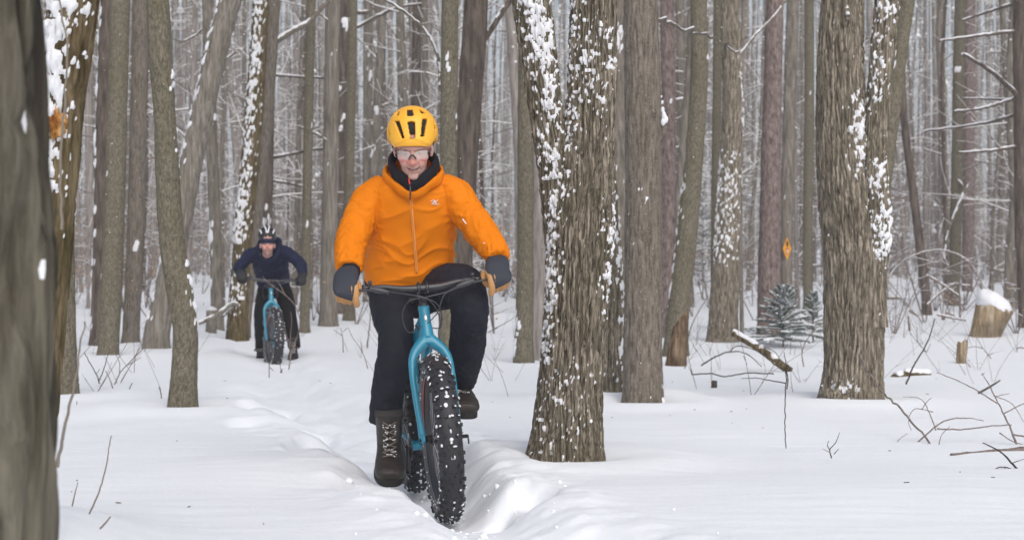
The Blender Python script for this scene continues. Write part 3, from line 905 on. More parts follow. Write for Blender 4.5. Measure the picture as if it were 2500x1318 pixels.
def snow_on(p, r, gen, frac=0.8):
    keep = gen.random(len(p)) < frac
    p2 = p[keep] + np.array([0, 0, 1.0]) * (r[keep] * 0.8)[..., None]
    return p2, np.maximum(r[keep] * 1.0, 0.004)


def far_trunk(x, y, gz, r, H, gen, sides=8, K=9):
    lean = gen.normal(0, 0.03, 2)
    t = np.linspace(0, 1, K)
    wob = np.cumsum(gen.normal(0, 0.035, (K, 2)), 0)
    p = np.column_stack([x + lean[0] * H * t + wob[:, 0], y + lean[1] * H * t + wob[:, 1], gz - 0.2 + (H + 0.2) * t])
    rad = r * (1 - 0.55 * t)
    rad[0] *= 1.15
    return p, rad


g2 = np.random.default_rng(21)
placed = []
SECT = [(-400, 560, 'far left of the second cyclist'), (560, 900, 'far behind the second cyclist'), (900, 1260, 'far behind the main cyclist'),
        (1260, 1740, 'far behind the double-stemmed tree'), (1740, 2020, 'far back around the reddish pine'), (2020, 2900, 'far back past the massive trunk')]
ORD = ['first', 'second', 'third', 'fourth', 'fifth', 'sixth', 'seventh', 'eighth', 'ninth', 'tenth', 'eleventh', 'twelfth', 'thirteenth', 'fourteenth', 'fifteenth', 'sixteenth', 'seventeenth', 'eighteenth']
ranks = {}
VARIANTS = {}
nmade = 0
tries = 0
while nmade < 160 and tries < 6000:
    tries += 1
    D = 31 + 27 * g2.random() ** 0.8
    px = g2.uniform(-250, 2750)
    x = (px - 1250) / F * D
    if any(math.hypot(x - a, D - b) < 0.95 for a, b in placed):
        continue
    # keep the aisle of pale light behind the main cyclist's raised arm a little more open
    if 1175 < px < 1262 and D < 48:
        continue
    if 1985 < px < 2010 and D < 44:
        continue
    placed.append((x, D))
    gz = float(ground_z(x, D))
    slim = g2.random()
    r = 0.035 + 0.13 * slim ** 2.2
    H = 9 + 5 * g2.random()
    sect = next(s_ for a_, b_, s_ in SECT if a_ <= px < b_)
    look = g2.choice(3, p=[0.55, 0.25, 0.20])
    mat = [M['dist'], M['dist_pale'], M['dist_dark']][look]
    word = ['olive brown', 'pale grey', 'dark'][look]
    size = 'pole-thin' if r < 0.06 else ('slim' if r < 0.11 else 'sturdy')
    key = f'{size} {word} trunks {sect}'
    root = thing('bare_tree', key, 'tree', (x, D, gz), 'trunks standing ' + sect)
    ranks.setdefault(key, []).append((px, root))
    nmade += 1
    pool = VARIANTS.setdefault(size, [])
    if len(pool) >= 8:
        src = pool[g2.integers(len(pool))]
        root.rotation_euler = (0, 0, g2.uniform(0, 6.28))
        k_ = g2.uniform(0.9, 1.12)
        root.scale = (k_, k_, k_ * g2.uniform(0.95, 1.1))
        for ch in src.children:
            c_ = ch.copy()
            col.objects.link(c_)
            c_.parent = root
            if ch.name.startswith('trunk'):
                c_.material_slots[0].link = 'OBJECT'
                c_.material_slots[0].material = mat
        continue
    pool.append(root)
    p, rad = far_trunk(x, D, gz, r, H, g2)
    G = trunk_grid(p, rad, 14, 0.35, 30, 'smooth', 0.006, 0.08, nmade * 1.7, 26)
    f = grid_faces(*G[0].shape[:2])[:, ::-1]
    mk('trunk', G[0].reshape(-1, 3), [f], mat, root)
    nb = int(24 + 16 * g2.random())
    tp, tr = twig_set((x, D, gz), nb, 0.6, H * 0.92, 0.3, 1.7, 0.014, g2, 2, (-0.15, 0.9), 4)
    ax = np.column_stack([np.interp(tp[:nb, 0, 2], p[:, 2], p[:, 0]), np.interp(tp[:nb, 0, 2], p[:, 2], p[:, 1])])
    sh = np.zeros((len(tp), 1, 3))
    for k in range(3):
        sh[k * nb:(k + 1) * nb, 0, :2] = ax - np.array([x, D])
    tp = tp + sh
    V, fs = tubes(tp, tr, 4, False)
    mk('crown', V, fs, M['twig'], root, kind='stuff')
    sp, sr = snow_on(tp, tr, g2, 0.75)
    V, fs = tubes(sp, sr, 4, False)
    b = Buf().add(V, fs)
    # tufts of snow caught on the bark
    for zt in g2.uniform(0.3, H * 0.8, 34):
        a = g2.uniform(0, 6.28)
        rr = np.interp(gz + zt, p[:, 2], rad)
        c = np.array([np.interp(gz + zt, p[:, 2], p[:, 0]) + math.cos(a) * rr * 0.92, np.interp(gz + zt, p[:, 2], p[:, 1]) - math.sin(a) * rr * 0.92, gz + zt])
        b.add(*ellipsoid(c, (g2.uniform(0.008, 0.026), 0.025, g2.uniform(0.008, 0.026)), 5, 4))
    mk('snow', *b.get(), M['far_snow'], root, kind='stuff')
for key, rows in ranks.items():
    rows.sort(key=lambda a: a[0])
    for i, (_, ro) in enumerate(rows):
        ro['label'] = (f'{ORD[i]} from the left of the {key}' if len(rows) > 1 else 'only one of the ' + key)


def forest_mass():
    bt, bs, bp = Buf(), Buf(), Buf()
    g = np.random.default_rng(5)
    N = 780
    D = 58 + 72 * g.random(N) ** 1.15
    x = (g.uniform(-420, 2920, N) - 1250) / F * D
    # the stand goes on to both sides of the view
    Ns = 620
    Ds = 16 + 100 * g.random(Ns)
    xs = np.where(g.random(Ns) < 0.5, -1, 1) * (0.43 + 0.75 * g.random(Ns)) * Ds
    inside = np.concatenate([np.ones(N, bool), np.zeros(Ns, bool)])
    D, x, N = np.concatenate([D, Ds]), np.concatenate([x, xs]), N + Ns
    gz = ground_z(x, D)
    P0, R0 = [], []
    TP, TR = [], []
    for i in range(N):
        r = 0.04 + 0.15 * g.random() ** 2
        H = 13 + 8 * g.random()
        p, rad = far_trunk(x[i], D[i], gz[i], r, H, g, 5, 6)
        P0.append(p)
        R0.append(rad)
        tp, tr = twig_set((x[i], D[i], gz[i]), 11 if inside[i] else 4, 0.3, H * 0.9, 0.6, 2.4, 0.021, g, 2, (-0.3, 1.0), 3)
        TP.append(tp)
        TR.append(tr)
    P0, R0 = np.array(P0), np.array(R0)
    V, f = tubes(P0, R0, 5)
    bt.add(V, f)
    # thin poles of the deepest rows, too far to tell their twigs apart
    Nd = 450
    Dd = 85 + 110 * g.random(Nd)
    xd = g.uniform(-0.75, 0.75, Nd) * Dd
    gd = ground_z(xd, Dd)
    td = np.linspace(0, 1, 4)
    hd = g.uniform(16, 28, Nd)
    pd_ = np.stack([xd[:, None] + g.normal(0, 0.5, (Nd, 1)) * td, Dd[:, None] + 0 * td, gd[:, None] - 0.2 + hd[:, None] * td], -1)
    rd = (0.05 + 0.15 * g.random(Nd) ** 2)[:, None] * (1 - 0.5 * td)
    bt.add(*tubes(pd_, rd, 5))
    TP, TR = np.concatenate(TP), np.concatenate(TR)
    V, f = tubes(TP, TR, 3, False)
    bt.add(V, f)
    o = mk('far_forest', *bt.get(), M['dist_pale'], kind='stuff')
    tag(o, 'far-off mass of bare trunks and twigs closing the view', 'forest')
    sp, sr = snow_on(TP, TR, g, 0.55)
    V, f = tubes(sp, sr * 1.25, 3, False)
    bs.add(V, f)
    # tufts of snow caught on twigs and bark
    ti = g.integers(0, len(TP), 30000)
    cen = TP[ti, g.integers(0, 3, len(ti))] + g.normal(0, 0.05, (len(ti), 3))
    tet = np.array([[1, 0, -0.5], [-0.6, 0.8, -0.5], [-0.6, -0.8, -0.5], [0, 0, 1]], float)
    fo = np.array([[0, 2, 1], [0, 1, 3], [1, 2, 3], [2, 0, 3]])
    Vt = cen[:, None] + tet[None] * g.uniform(0.02, 0.11, (len(ti), 1, 1)) * g.uniform(0.6, 1.5, (len(ti), 4, 1))
    bs.add(Vt.reshape(-1, 3), [(fo[None] + (np.arange(len(ti)) * 4)[:, None, None]).reshape(-1, 3)])
    o = mk('snow_on_far_twigs', *bs.get(), M['far_snow'], kind='stuff')
    tag(o, 'snow lying on the far-off twigs', 'snow')


forest_mass()


def brush():
    """Leafless brush and saplings standing in the snow from behind the riders to the far stand."""
    g = np.random.default_rng(8)
    b, s, lf = Buf(), Buf(), Buf()
    N = 500
    D = 24 + 40 * g.random(N) ** 0.75
    x = (g.uniform(-300, 2800, N) - 1250) / F * D
    d, _ = track_dist(x, D)
    ok = d > 1.0
    D, x = D[ok], x[ok]
    gz = ground_z(x, D)
    for i in range(len(x)):
        n = g.integers(2, 6)
        h = g.uniform(0.4, 2.6)
        t = np.linspace(0, 1, 5)
        dx = g.normal(0, 0.22, (n, 1, 2)) * h
        p = np.concatenate([np.array([x[i], D[i]]) + dx * t[None, :, None] + g.normal(0, 0.05, (n, 1, 2)) * (t**2)[None, :, None], (gz[i] - 0.05 + h * g.uniform(0.5, 1, (n, 1)) * t[None])[..., None]], -1)
        r = np.repeat((0.009 * (1 - 0.7 * t))[None], n, 0) * g.uniform(0.7, 1.5)
        V, f = tubes(p, r, 3, False)
        b.add(V, f)
        tp, tr = [], []
        for k in range(n):
            for q in range(3):
                j = g.integers(1, 4)
                dd = g.normal(0, 1, 3)
                dd[2] = abs(dd[2]) * 0.5
                L = 0.25 * h * g.uniform(0.4, 1)
                tp.append(p[k, j] + dd * L * np.linspace(0, 1, 4)[:, None] * 0.7)
                tr.append(0.005 * (1 - 0.6 * np.linspace(0, 1, 4)))
        tp, tr = np.array(tp), np.array(tr)
        b.add(*tubes(tp, tr, 3, False))
        if g.random() < 0.8:
            sp, sr = snow_on(tp, tr, g, 0.75)
            if len(sp):
                s.add(*tubes(sp, sr * 1.25, 3, False))
        px = 1250 + x[i] / D[i] * F
        if g.random() < (0.75 if (1170 < px < 1300 or px < 420) else 0.12):
            m = 40
            c = np.array([x[i], D[i], gz[i]]) + g.normal(0, 1, (m, 3)) * np.array([0.3, 0.3, 0.22]) * h + np.array([0, 0, 0.55 * h])
            c = c[c[:, 2] > gz[i] + 0.1]
            X = g.normal(0, 1, (len(c), 3))
            X /= np.linalg.norm(X, axis=1, keepdims=True)
            Y = np.cross(X, g.normal(0, 1, (len(c), 3)))
            Y /= np.linalg.norm(Y, axis=1, keepdims=True)
            V = np.stack([c - X * 0.035, c + Y * 0.018, c + X * 0.035, c - Y * 0.018], 1).reshape(-1, 3)
            lf.add(V, [np.arange(len(c) * 4).reshape(-1, 4)])
    tag(mk('undergrowth', *b.get(), M['twig'], kind='stuff'), 'tangle of leafless brush standing in the snow behind the cyclists', 'brush')
    tag(mk('snow_on_undergrowth', *s.get(), M['clump'], kind='stuff'), 'snow lying on the leafless brush', 'snow')
    tag(mk('dry_leaves', *lf.get(), M['leaf'], kind='stuff'), 'withered beige leaves still hanging on the brush', 'leaves')


brush()
# ------------------------------------------------------------------ fat bikes
M['rubber'] = plain('tyre_rubber', (0.022, 0.022, 0.026), 0.6, 0.3, 300, var=0.3)
M['side'] = plain('worn_sidewall', (0.105, 0.105, 0.115), 0.7, 0.2, 120, var=0.4)
M['teal'] = plain('teal_paint', (0.012, 0.205, 0.315), 0.35, 0.0, 30, var=0.08, coat=0.3)
M['blackmetal'] = plain('black_anodised', (0.022, 0.022, 0.027), 0.35, 0.0, 40, spec=0.7)
M['blackplastic'] = plain('black_plastic', (0.040, 0.041, 0.048), 0.35, 0.0, 40)
M['silver'] = plain('bare_steel', (0.42, 0.42, 0.43), 0.35, 0.0, 40, metallic=0.9)
M['redtape'] = plain('red_rim_tape', (0.75, 0.05, 0.035), 0.5)
M['white'] = plain('white_print', (0.78, 0.78, 0.80), 0.6)
M['amber'] = plain('amber_reflector', (0.85, 0.25, 0.02), 0.3)
M['saddle'] = plain('saddle_cover', (0.02, 0.02, 0.022), 0.6, 0.2, 200)

WB, RW = 1.12, 0.377
HA = math.radians(69)
SA = np.array([-math.cos(HA), 0, math.sin(HA)])          # steering axis, pointing up
SF = np.array([math.sin(HA), 0, math.cos(HA)])           # forward, square to it
AX0 = np.array([WB, 0, RW]) - SF * 0.051                 # point on the steering axis beside the front axle
CROWN = AX0 + SA * 0.475
HTOP = CROWN + SA * 0.165
BARC = HTOP + SA * 0.075 + SF * 0.055


def rot_axis(V, p, a, ang):
    V = np.asarray(V, float)
    a = a / np.linalg.norm(a)
    v = V - p
    c, s = math.cos(ang), math.sin(ang)
    return p + v * c + np.cross(a, v) * s + np.outer(v @ a, a) * (1 - c)


class Bike:
    def __init__(self, contact, yaw, lean, steer, label, crank, amber=True):
        self.amber = amber
        self.C = np.asarray(contact, float)
        h = np.array([math.sin(yaw), -math.cos(yaw), 0])
        l = np.array([math.cos(yaw), math.sin(yaw), 0])
        z = np.array([0, 0, 1.0])
        self.h = h
        self.l = l * math.cos(lean) + z * math.sin(lean)
        self.u = z * math.cos(lean) - l * math.sin(lean)
        self.steer = steer
        self.crank = crank
        self.root = thing('fat_bike', label, 'bicycle', tuple(self.C))
        self.build()

    def w(self, V, front=False):
        V = np.asarray(V, float).reshape(-1, 3)
        if front:
            V = rot_axis(V, AX0, SA, self.steer)
        return self.C + np.outer(V[:, 0] - WB, self.h) + np.outer(V[:, 1], self.l) + np.outer(V[:, 2], self.u)

    def part(self, name, buf, mat, front=False, parent=None, smooth=True, kind=None):
        V, f = buf.get() if isinstance(buf, Buf) else buf
        return mk(name, self.w(V, front), f, mat, parent or self.root, smooth, kind=kind)

    def wheel(self, c, front, name):
        c = np.asarray(c, float)
        n = 96
        ph = np.arange(n) / n * 2 * math.pi

        def lathe(prof):
            pr = np.array(prof)
            V = np.stack([np.stack([c[0] + r * np.cos(ph), c[1] + 0 * ph + y, c[2] + r * np.sin(ph)], -1) for y, r in pr], 0)
            return V.reshape(-1, 3), [grid_faces(len(pr), n)]
        # tyre: rounded casing
        a = np.linspace(-152, 152, 25)
        prof = [(0.0525 * math.sin(math.radians(t)), RW - 0.006 - 0.047 + 0.047 * math.cos(math.radians(t))) for t in a]
        w = mk(name, self.w(lathe([(-0.036, 0.288), (-0.041, 0.282), (-0.041, 0.270), (0.041, 0.270), (0.041, 0.282), (0.036, 0.288)])[0], front), lathe([(0, 1)] * 6)[1], M['blackmetal'], self.root)
        V, f = lathe(prof)
        ty = mk('tyre', self.w(V, front), f, M['rubber'], w)
        # worn, paler bands on the side walls
        for s in (-1, 1):
            pr = [(s * (0.0525 * math.sin(math.radians(t)) + 0.0012), RW - 0.053 + 0.047 * math.cos(math.radians(t)) + 0.0005) for t in np.linspace(88, 128, 8)]
            self.part('sidewall', lathe(pr), M['side'], front, w)
            pr = [(s * 0.0425, 0.287), (s * 0.0435, 0.2815), (s * 0.0425, 0.276)]
            self.part('rim_edge', lathe(pr), M['silver'], front, w)
        if front:
            b = Buf()
            for y0 in (-0.0415,):
                pr = [(y0 - 0.001, 0.281), (y0 - 0.002, 0.274), (y0 - 0.001, 0.268)]
                V, f = lathe(pr)
                m = (f[0] % n)
                keep = np.all((m > n * 0.30) & (m < n * 0.46), axis=1)
                b.add(V, [f[0][keep]])
            self.part('rim_tape', b, M['redtape'], front, w)
        # tread knobs
        C, X, Y, Z = [], [], [], []
        npit = 54
        for k in range(npit):
            rows = ((-13, 13, -47, 47), (-30, 30, -64, 64), (0, -50, 50))[k % 3] if k % 3 < 2 else (0, -42, 42, -68, 68)
            for al in rows:
                t = math.radians(al)
                p = 2 * math.pi * (k + (0.18 if abs(al) > 40 else 0)) / npit
                rr = RW - 0.053 + 0.047 * math.cos(t) + 0.002
                er = np.array([math.cos(p), 0, math.sin(p)])
                tg = np.array([-math.sin(p), 0, math.cos(p)])
                nn = er * math.cos(t) + np.array([0, 1.0, 0]) * math.sin(t)
                la = np.cross(tg, nn)
                pos = c + er * rr + np.array([0, 0.0525 * math.sin(t), 0]) + nn * 0.0025
                big = 1.0 if abs(al) > 40 else 0.85
                C.append(pos)
                X.append(tg * 0.0088 * big)
                Y.append(la * 0.0080 * big)
                Z.append(nn * 0.0062)
        C, X, Y, Z = map(np.array, (C, X, Y, Z))
        V, f = boxes(C, X, Y, Z, 0.78)
        self.part('tread_knobs', (V, f), M['rubber'], front, w, smooth=False, kind='stuff')
        # snow packed onto and between the knobs
        g = np.random.default_rng(4 if front else 9)
        b = Buf()
        for i in range(len(C)):
            if g.random() < 0.66:
                tg, la, nn = X[i] / np.linalg.norm(X[i]), Y[i] / np.linalg.norm(Y[i]), Z[i] / np.linalg.norm(Z[i])
                side = g.choice([-1, 1])
                cc = C[i] + (la * side * g.uniform(-0.3, 0.6) + tg * g.uniform(-0.8, 0.8)) * 0.0068 + nn * (0.0068 if g.random() < 0.72 else -0.001)
                s = g.uniform(0.002, 0.0058)
                b.add(*ellipsoid(cc, (1, 1, 1), 7, 5, np.column_stack([tg * s * g.uniform(0.7, 1.6), la * s * g.uniform(0.7, 2.4), nn * s * 0.75])))
        # white streaks along the middle of the tread
        for k in range(40):
            p = g.uniform(0, 2 * math.pi)
            er = np.array([math.cos(p), 0, math.sin(p)])
            tg = np.array([-math.sin(p), 0, math.cos(p)])
            cc = c + er * (RW - 0.0030) + np.array([0, g.normal(0, 0.004), 0])
            b.add(*ellipsoid(cc, (1, 1, 1), 7, 5, np.column_stack([tg * g.uniform(0.006, 0.013), np.array([0, 1.0, 0]) * g.uniform(0.003, 0.010), er * 0.004])))
        for s in (-1, 1):
            for k in range(60):
                p = g.uniform(0, 2 * math.pi)
                er = np.array([math.cos(p), 0, math.sin(p)])
                cc = c + er * g.uniform(0.285, 0.33) + np.array([0, s * 0.0505, 0])
                b.add(*ellipsoid(cc, (g.uniform(0.001, 0.003), 0.0035, g.uniform(0.002, 0.006)), 6, 4))
        self.part('packed_snow', b, M['clump'], front, w, kind='stuff')
        # hub, spokes, disc
        b = Buf()
        hw = 0.066
        b.add(*tube([c + [0, -hw, 0], c + [0, hw, 0]], 0.019, 6, 16))
        for s in (-1, 1):
            b.add(*tube([c + [0, s * 0.036, 0], c + [0, s * 0.042, 0]], 0.032, 3, 20))
        self.part('hub', b, M['blackmetal'], front, w)
        b = Buf()
        pp, rr = [], []
        for k in range(32):
            a0 = 2 * math.pi * k / 32
            s = 1 if k % 2 else -1
            a1 = a0 + (0.5 if k % 4 < 2 else -0.5)
            pp.append([c + [0.030 * math.cos(a1), s * 0.038, 0.030 * math.sin(a1)], c + [0.272 * math.cos(a0), s * 0.012, 0.272 * math.sin(a0)]])
            rr.append([0.001, 0.001])
        b.add(*tubes(np.array(pp), np.array(rr), 5))
        self.part('spokes', b, M['silver'], front, w)
        th = np.arange(40) / 40 * 2 * math.pi
        ring = lambda r, y: np.stack([c[0] + r * np.cos(th), c[1] + 0 * th + y, c[2] + r * np.sin(th)], -1)
        V = np.stack([ring(0.066, 0.052), ring(0.090, 0.052), ring(0.090, 0.054), ring(0.066, 0.054), ring(0.066, 0.052)])
        self.part('brake_disc', (V.reshape(-1, 3), [grid_faces(5, 40)]), M['silver'], front, w)
        return w

    def build(self):
        self.wheel((WB, 0, RW), True, 'front_wheel')
        self.wheel((0, 0, RW), False, 'rear_wheel')
        # fork: a wishbone crown running into two blades
        b = Buf()
        sp = lambda s, y, f=0.0: AX0 + SA * s + np.array([0, y, 0]) + SF * f
        b.add(*tube([sp(0.500, 0), sp(0.47, 0), sp(0.455, 0)], [0.031, 0.033, 0.030], 6, 16))
        for s in (-1, 1):
            pts = [(0.485, 0.006, 0.0), (0.462, 0.030, 0.002), (0.432, 0.060, 0.004), (0.392, 0.081, 0.008), (0.330, 0.0885, 0.014), (0.20, 0.0885, 0.028), (0.08, 0.085, 0.043), (0.0, 0.080, 0.051), (-0.012, 0.078, 0.052)]
            rad = [0.031, 0.029, 0.024, 0.0195, 0.0165, 0.0155, 0.0145, 0.014, 0.011]
            b.add(*tube([sp(p, s * y, f) for p, y, f in pts], rad, 40, 12))
            b.add(*boxes([sp(0.0, s * 0.079, 0.051)], [SF * 0.022], [[0, 0.007, 0]], [SA * 0.018]))
        V, f, e = remesh(*b.get(), 0.0045, 3)
        fk = self.part('fork', (V, f), M['teal'], True)
        ax = Buf().add(*tube([sp(0, -0.095, 0.051), sp(0, 0.118, 0.051)], 0.0085, 4, 12))
        ax.add(*boxes([sp(-0.016, 0.120, 0.055)], [SF * 0.006], [[0, 0.003, 0]], [SA * 0.020]))
        self.part('axle', ax, M['blackmetal'], True, fk)
        cal = Buf().add(*boxes([sp(0.055, 0.066, -0.03)], [SF * 0.018], [[0, 0.014, 0]], [SA * 0.035]))
        self.part('brake_caliper', cal, M['blackmetal'], True, fk, smooth=False)
        # frame
        b = Buf()
        BB = np.array([0.455, 0, 0.285])
        ST = BB + np.array([-math.cos(math.radians(73)), 0, math.sin(math.radians(73))]) * 0.46
        self.BB = BB
        b.add(*tube([CROWN + SA * 0.006, CROWN + SA * 0.03, HTOP - SA * 0.05, HTOP], [0.033, 0.031, 0.0255, 0.0265], 12, 20))
        b.add(*tube([HTOP - SA * 0.035, HTOP * 0.5 + (ST + [0, 0, -0.02]) * 0.5 + [0, 0, 0.01], ST + [0, 0, -0.02]], [0.021, 0.019, 0.017], 14, 14))
        b.add(*tube([CROWN + SA * 0.035, CROWN * 0.5 + BB * 0.5 + [0.0, 0, -0.012], BB], [0.0265, 0.027, 0.025], 14, 16))
        b.add(*tube([BB, ST], [0.019, 0.017], 8, 14))
        b.add(*tube([BB + [0, -0.055, 0], BB + [0, 0.055, 0]], 0.024, 4, 18))
        for s in (-1, 1):
            b.add(*tube([BB + [-0.01, s * 0.030, 0], [0.36, s * 0.066, 0.315], [0.22, s * 0.088, 0.345], [0, s * 0.092, RW]], [0.013, 0.012, 0.011, 0.010], 16, 10))
            b.add(*tube([ST + [0, s * 0.012, -0.03], [0.22, s * 0.062, 0.62], [0.12, s * 0.088, 0.50], [0, s * 0.092, RW]], [0.011, 0.010, 0.009, 0.009], 16, 10))
        fr = self.part('frame', b, M['teal'])
        # head badge and cable ports
        bd = Buf()
        fb = CROWN + SA * 0.105 + SF * 0.0285
        bd.add(*ellipsoid(fb, (1, 1, 1), 14, 8, np.column_stack([SF * 0.003, np.array([0, 0.009, 0]), SA * 0.016])))
        self.part('head_badge', bd, M['silver'], True, fr)
        pb = Buf()
        for s in (-1, 1):
            pb.add(*ellipsoid(CROWN + SA * 0.06 + np.array([-0.035, s * 0.027, 0]), (0.010, 0.004, 0.006), 10, 6))
        self.part('cable_port', pb, M['blackplastic'], False, fr)
        # headset spacers, stem
        b = Buf()
        b.add(*tube([HTOP, HTOP + SA * 0.012], [0.0265, 0.0235], 4, 20))
        b.add(*tube([HTOP + SA * 0.010, HTOP + SA * 0.10], [0.0175, 0.0175], 4, 20))
        st = HTOP + SA * 0.072
        b.add(*tube([st - SA * 0.024, st + SA * 0.024], 0.021, 4, 18))
        b.add(*tube([st, BARC], [0.0185, 0.0195], 6, 16))
        for s in (-1, 1):
            b.add(*tube([BARC + [0, s * 0.012, 0], BARC + [0, s * 0.027, 0]], 0.0225, 3, 18))
        stem = self.part('stem', b, M['blackmetal'], True)
        bo = Buf()
        for s in (-1, 1):
            for v in (-1, 1):
                q = BARC + np.array([0, s * 0.0195, 0]) + SA * v * 0.0225 + SF * 0.010
                bo.add(*tube([q - SF * 0.012, q + SF * 0.006], 0.0052, 3, 10))
        self.part('bolts', bo, M['blackmetal'], True, stem)
        # handlebar
        up = np.array([0, 0, 1.0])
        pts, rad = [], []
        for y, rise, back, r in ((-0.395, 0.020, -0.045, 0.0112), (-0.25, 0.020, -0.028, 0.0112), (-0.165, 0.016, -0.016, 0.0128), (-0.10, 0.004, -0.006, 0.0150), (-0.05, 0.0, 0.0, 0.0162), (0, 0, 0, 0.0165)):
            pts.append(BARC + up * rise + np.array([back, y, 0]))
            rad.append(r)
        pts = pts + [p * [1, -1, 1] for p in pts[-2::-1]]
        rad = rad + rad[-2::-1]
        hb = self.part('handlebar', tube(pts, rad, 48, 14), M['blackmetal'], True)
        self.grip = {}
        for s in (-1, 1):
            p0 = BARC + up * 0.020 + np.array([-0.030, s * 0.268, 0])
            p1 = BARC + up * 0.020 + np.array([-0.046, s * 0.402, 0])
            self.part('grip', tube([p0, p0 * 0.5 + p1 * 0.5, p1], [0.0165, 0.0155, 0.0170], 10, 14), M['rubber'], True, hb)
            self.grip[s] = (self.w(p0, True)[0], self.w(p1, True)[0])
            # brake: clamp, reservoir, lever blade
            cl = BARC + up * 0.019 + np.array([-0.027, s * 0.238, 0])
            b = Buf()
            b.add(*tube([cl - [0, 0.008, 0], cl + [0, 0.008, 0]], 0.0168, 3, 14))
            b.add(*boxes([cl + up * 0.021 + SF * 0.004], [SF * 0.007], [[0, 0.0085, 0]], [up * 0.008]))
            e0 = cl + SF * 0.020 - up * 0.010 + np.array([0, s * 0.004, 0])
            e1 = cl + SF * 0.030 - up * 0.037 + np.array([0, -s * 0.082, 0])
            b.add(*tube([cl + SF * 0.012, e0], [0.010, 0.011], 4, 10))
            b.add(*tube([e0, e0 * 0.7 + e1 * 0.3, e0 * 0.25 + e1 * 0.75, e1], [0.0095, 0.0135, 0.0125, 0.0085], 12, 12))
            bk = self.part('brake_lever', b, M['blackplastic'], True)
            wv = Buf()
            mid = e0 * 0.52 + e1 * 0.48 + SF * 0.0122
            d_ = (e1 - e0) / np.linalg.norm(e1 - e0)
            upv = np.cross(SF, d_)
            for q in range(4):
                wv.add(*boxes([mid + d_ * (q - 1.5) * 0.0065], [d_ * 0.0020], [upv * 0.0032], [SF * 0.0006]))
            self.part('lettering', wv, M['white'], True, bk, smooth=False)
            l0 = e0 * 0.75 + e1 * 0.25 - up * 0.006
            self.part('blade', tube([l0, l0 + SF * 0.012 + np.array([0, s * 0.055, 0.004]), l0 + SF * 0.020 + np.array([0, s * 0.115, 0.006]), l0 + SF * 0.024 + np.array([0, s * 0.150, 0.004])], [0.006, 0.0055, 0.0052, 0.006], 14, 10), M['blackmetal'], True, bk)
            # shifter pod and its cable clamp nearer the stem
            if s > 0:
                cl2 = BARC + up * 0.014 + np.array([-0.018, s * 0.192, 0])
                self.part('clamp', tube([cl2 - [0, 0.006, 0], cl2 + [0, 0.006, 0]], 0.0172, 3, 14), M['blackplastic'], True, hb)
        # cables and hoses
        E = lambda s: BARC + up * 0.019 + np.array([-0.027, s * 0.238, 0]) + SF * 0.030 - up * 0.037 + np.array([0, -s * 0.082, 0])
        port = lambda s: CROWN + SA * 0.06 + np.array([-0.035, s * 0.030, 0])
        cab = [
            [E(-1), E(-1) + [0.03, 0.05, -0.008], BARC + [0.07, -0.02, -0.040], BARC + [0.07, 0.05, -0.075], HTOP + [0.05, 0.075, -0.05], HTOP + [0.03, 0.055, -0.12], CROWN + [0.03, 0.080, -0.06]],
            [E(1), E(1) + [0.02, -0.06, -0.030], HTOP + [0.05, 0.05, -0.035], HTOP + [0.045, -0.03, -0.085], port(-1) + [0.02, -0.018, 0.02], port(-1)],
            [BARC + [0.0, 0.188, -0.002], BARC + [0.045, 0.11, -0.025], BARC + [0.06, 0.02, -0.040], BARC + [0.06, -0.08, -0.058], HTOP + [0.04, -0.105, -0.05], HTOP + [0.02, -0.075, -0.11], port(-1) + [0.0, -0.004, 0.004]],
            [BARC + [0.0, -0.170, 0.0], BARC + [0.05, -0.08, -0.022], BARC + [0.065, 0.01, -0.050], HTOP + [0.06, 0.060, -0.04], HTOP + [0.02, 0.065, -0.10], port(1)],
        ]
        for c_ in cab:
            self.part('cable', tube(c_, 0.0027, 40, 8), M['blackplastic'], True)
        # seat post and saddle
        SP = BB + np.array([-math.cos(math.radians(73)), 0, math.sin(math.radians(73))]) * 0.69
        self.part('seat_post', tube([ST, SP], 0.0145, 4, 14), M['blackmetal'])
        rings = []
        for t in np.linspace(0, 1, 14):
            xx = SP[0] + 0.15 - 0.28 * t
            wdt = 0.020 + 0.055 * sstep(0.35, 0.9, t) - 0.012 * max(0, t - 0.9) * 10
            th = np.arange(16) / 16 * 2 * math.pi
            hz = 0.022 * (0.7 + 0.3 * t)
            rings.append(np.stack([np.full(16, xx), wdt * np.cos(th), SP[2] + 0.030 + 0.012 * (t - 0.4) ** 2 * 4 + hz * np.sin(th)], -1))
        self.part('saddle', loft(rings), M['saddle'])
        # cranks, chainring, pedals
        ca = self.crank
        self.pedal = {}
        for s in (-1, 1):
            d = np.array([math.cos(ca), 0, math.sin(ca)]) * (1 if s > 0 else -1)
            k0 = BB + [0, s * 0.070, 0]
            k1 = BB + d * 0.172 + [0, s * 0.098, 0]
            cr = self.part('crank', tube([k0, k0 * 0.5 + k1 * 0.5, k1], [0.016, 0.012, 0.012], 10, 10), M['blackmetal'])
            pc = k1 + [0, s * 0.060, 0]
            b = Buf().add(*boxes([pc], [[0.050, 0, 0]], [[0, 0.048, 0]], [[0, 0, 0.009]], 0.94))
            pd = self.part('pedal', b, M['blackmetal'], smooth=False)
            rf = Buf().add(*boxes([pc + [0.0515, 0, 0]], [[0.002, 0, 0]], [[0, 0.026, 0]], [[0, 0, 0.006]]))
            if self.amber:
                self.part('reflector', rf, M['amber'], parent=pd, smooth=False)
            self.pedal[s] = self.w(pc)[0]
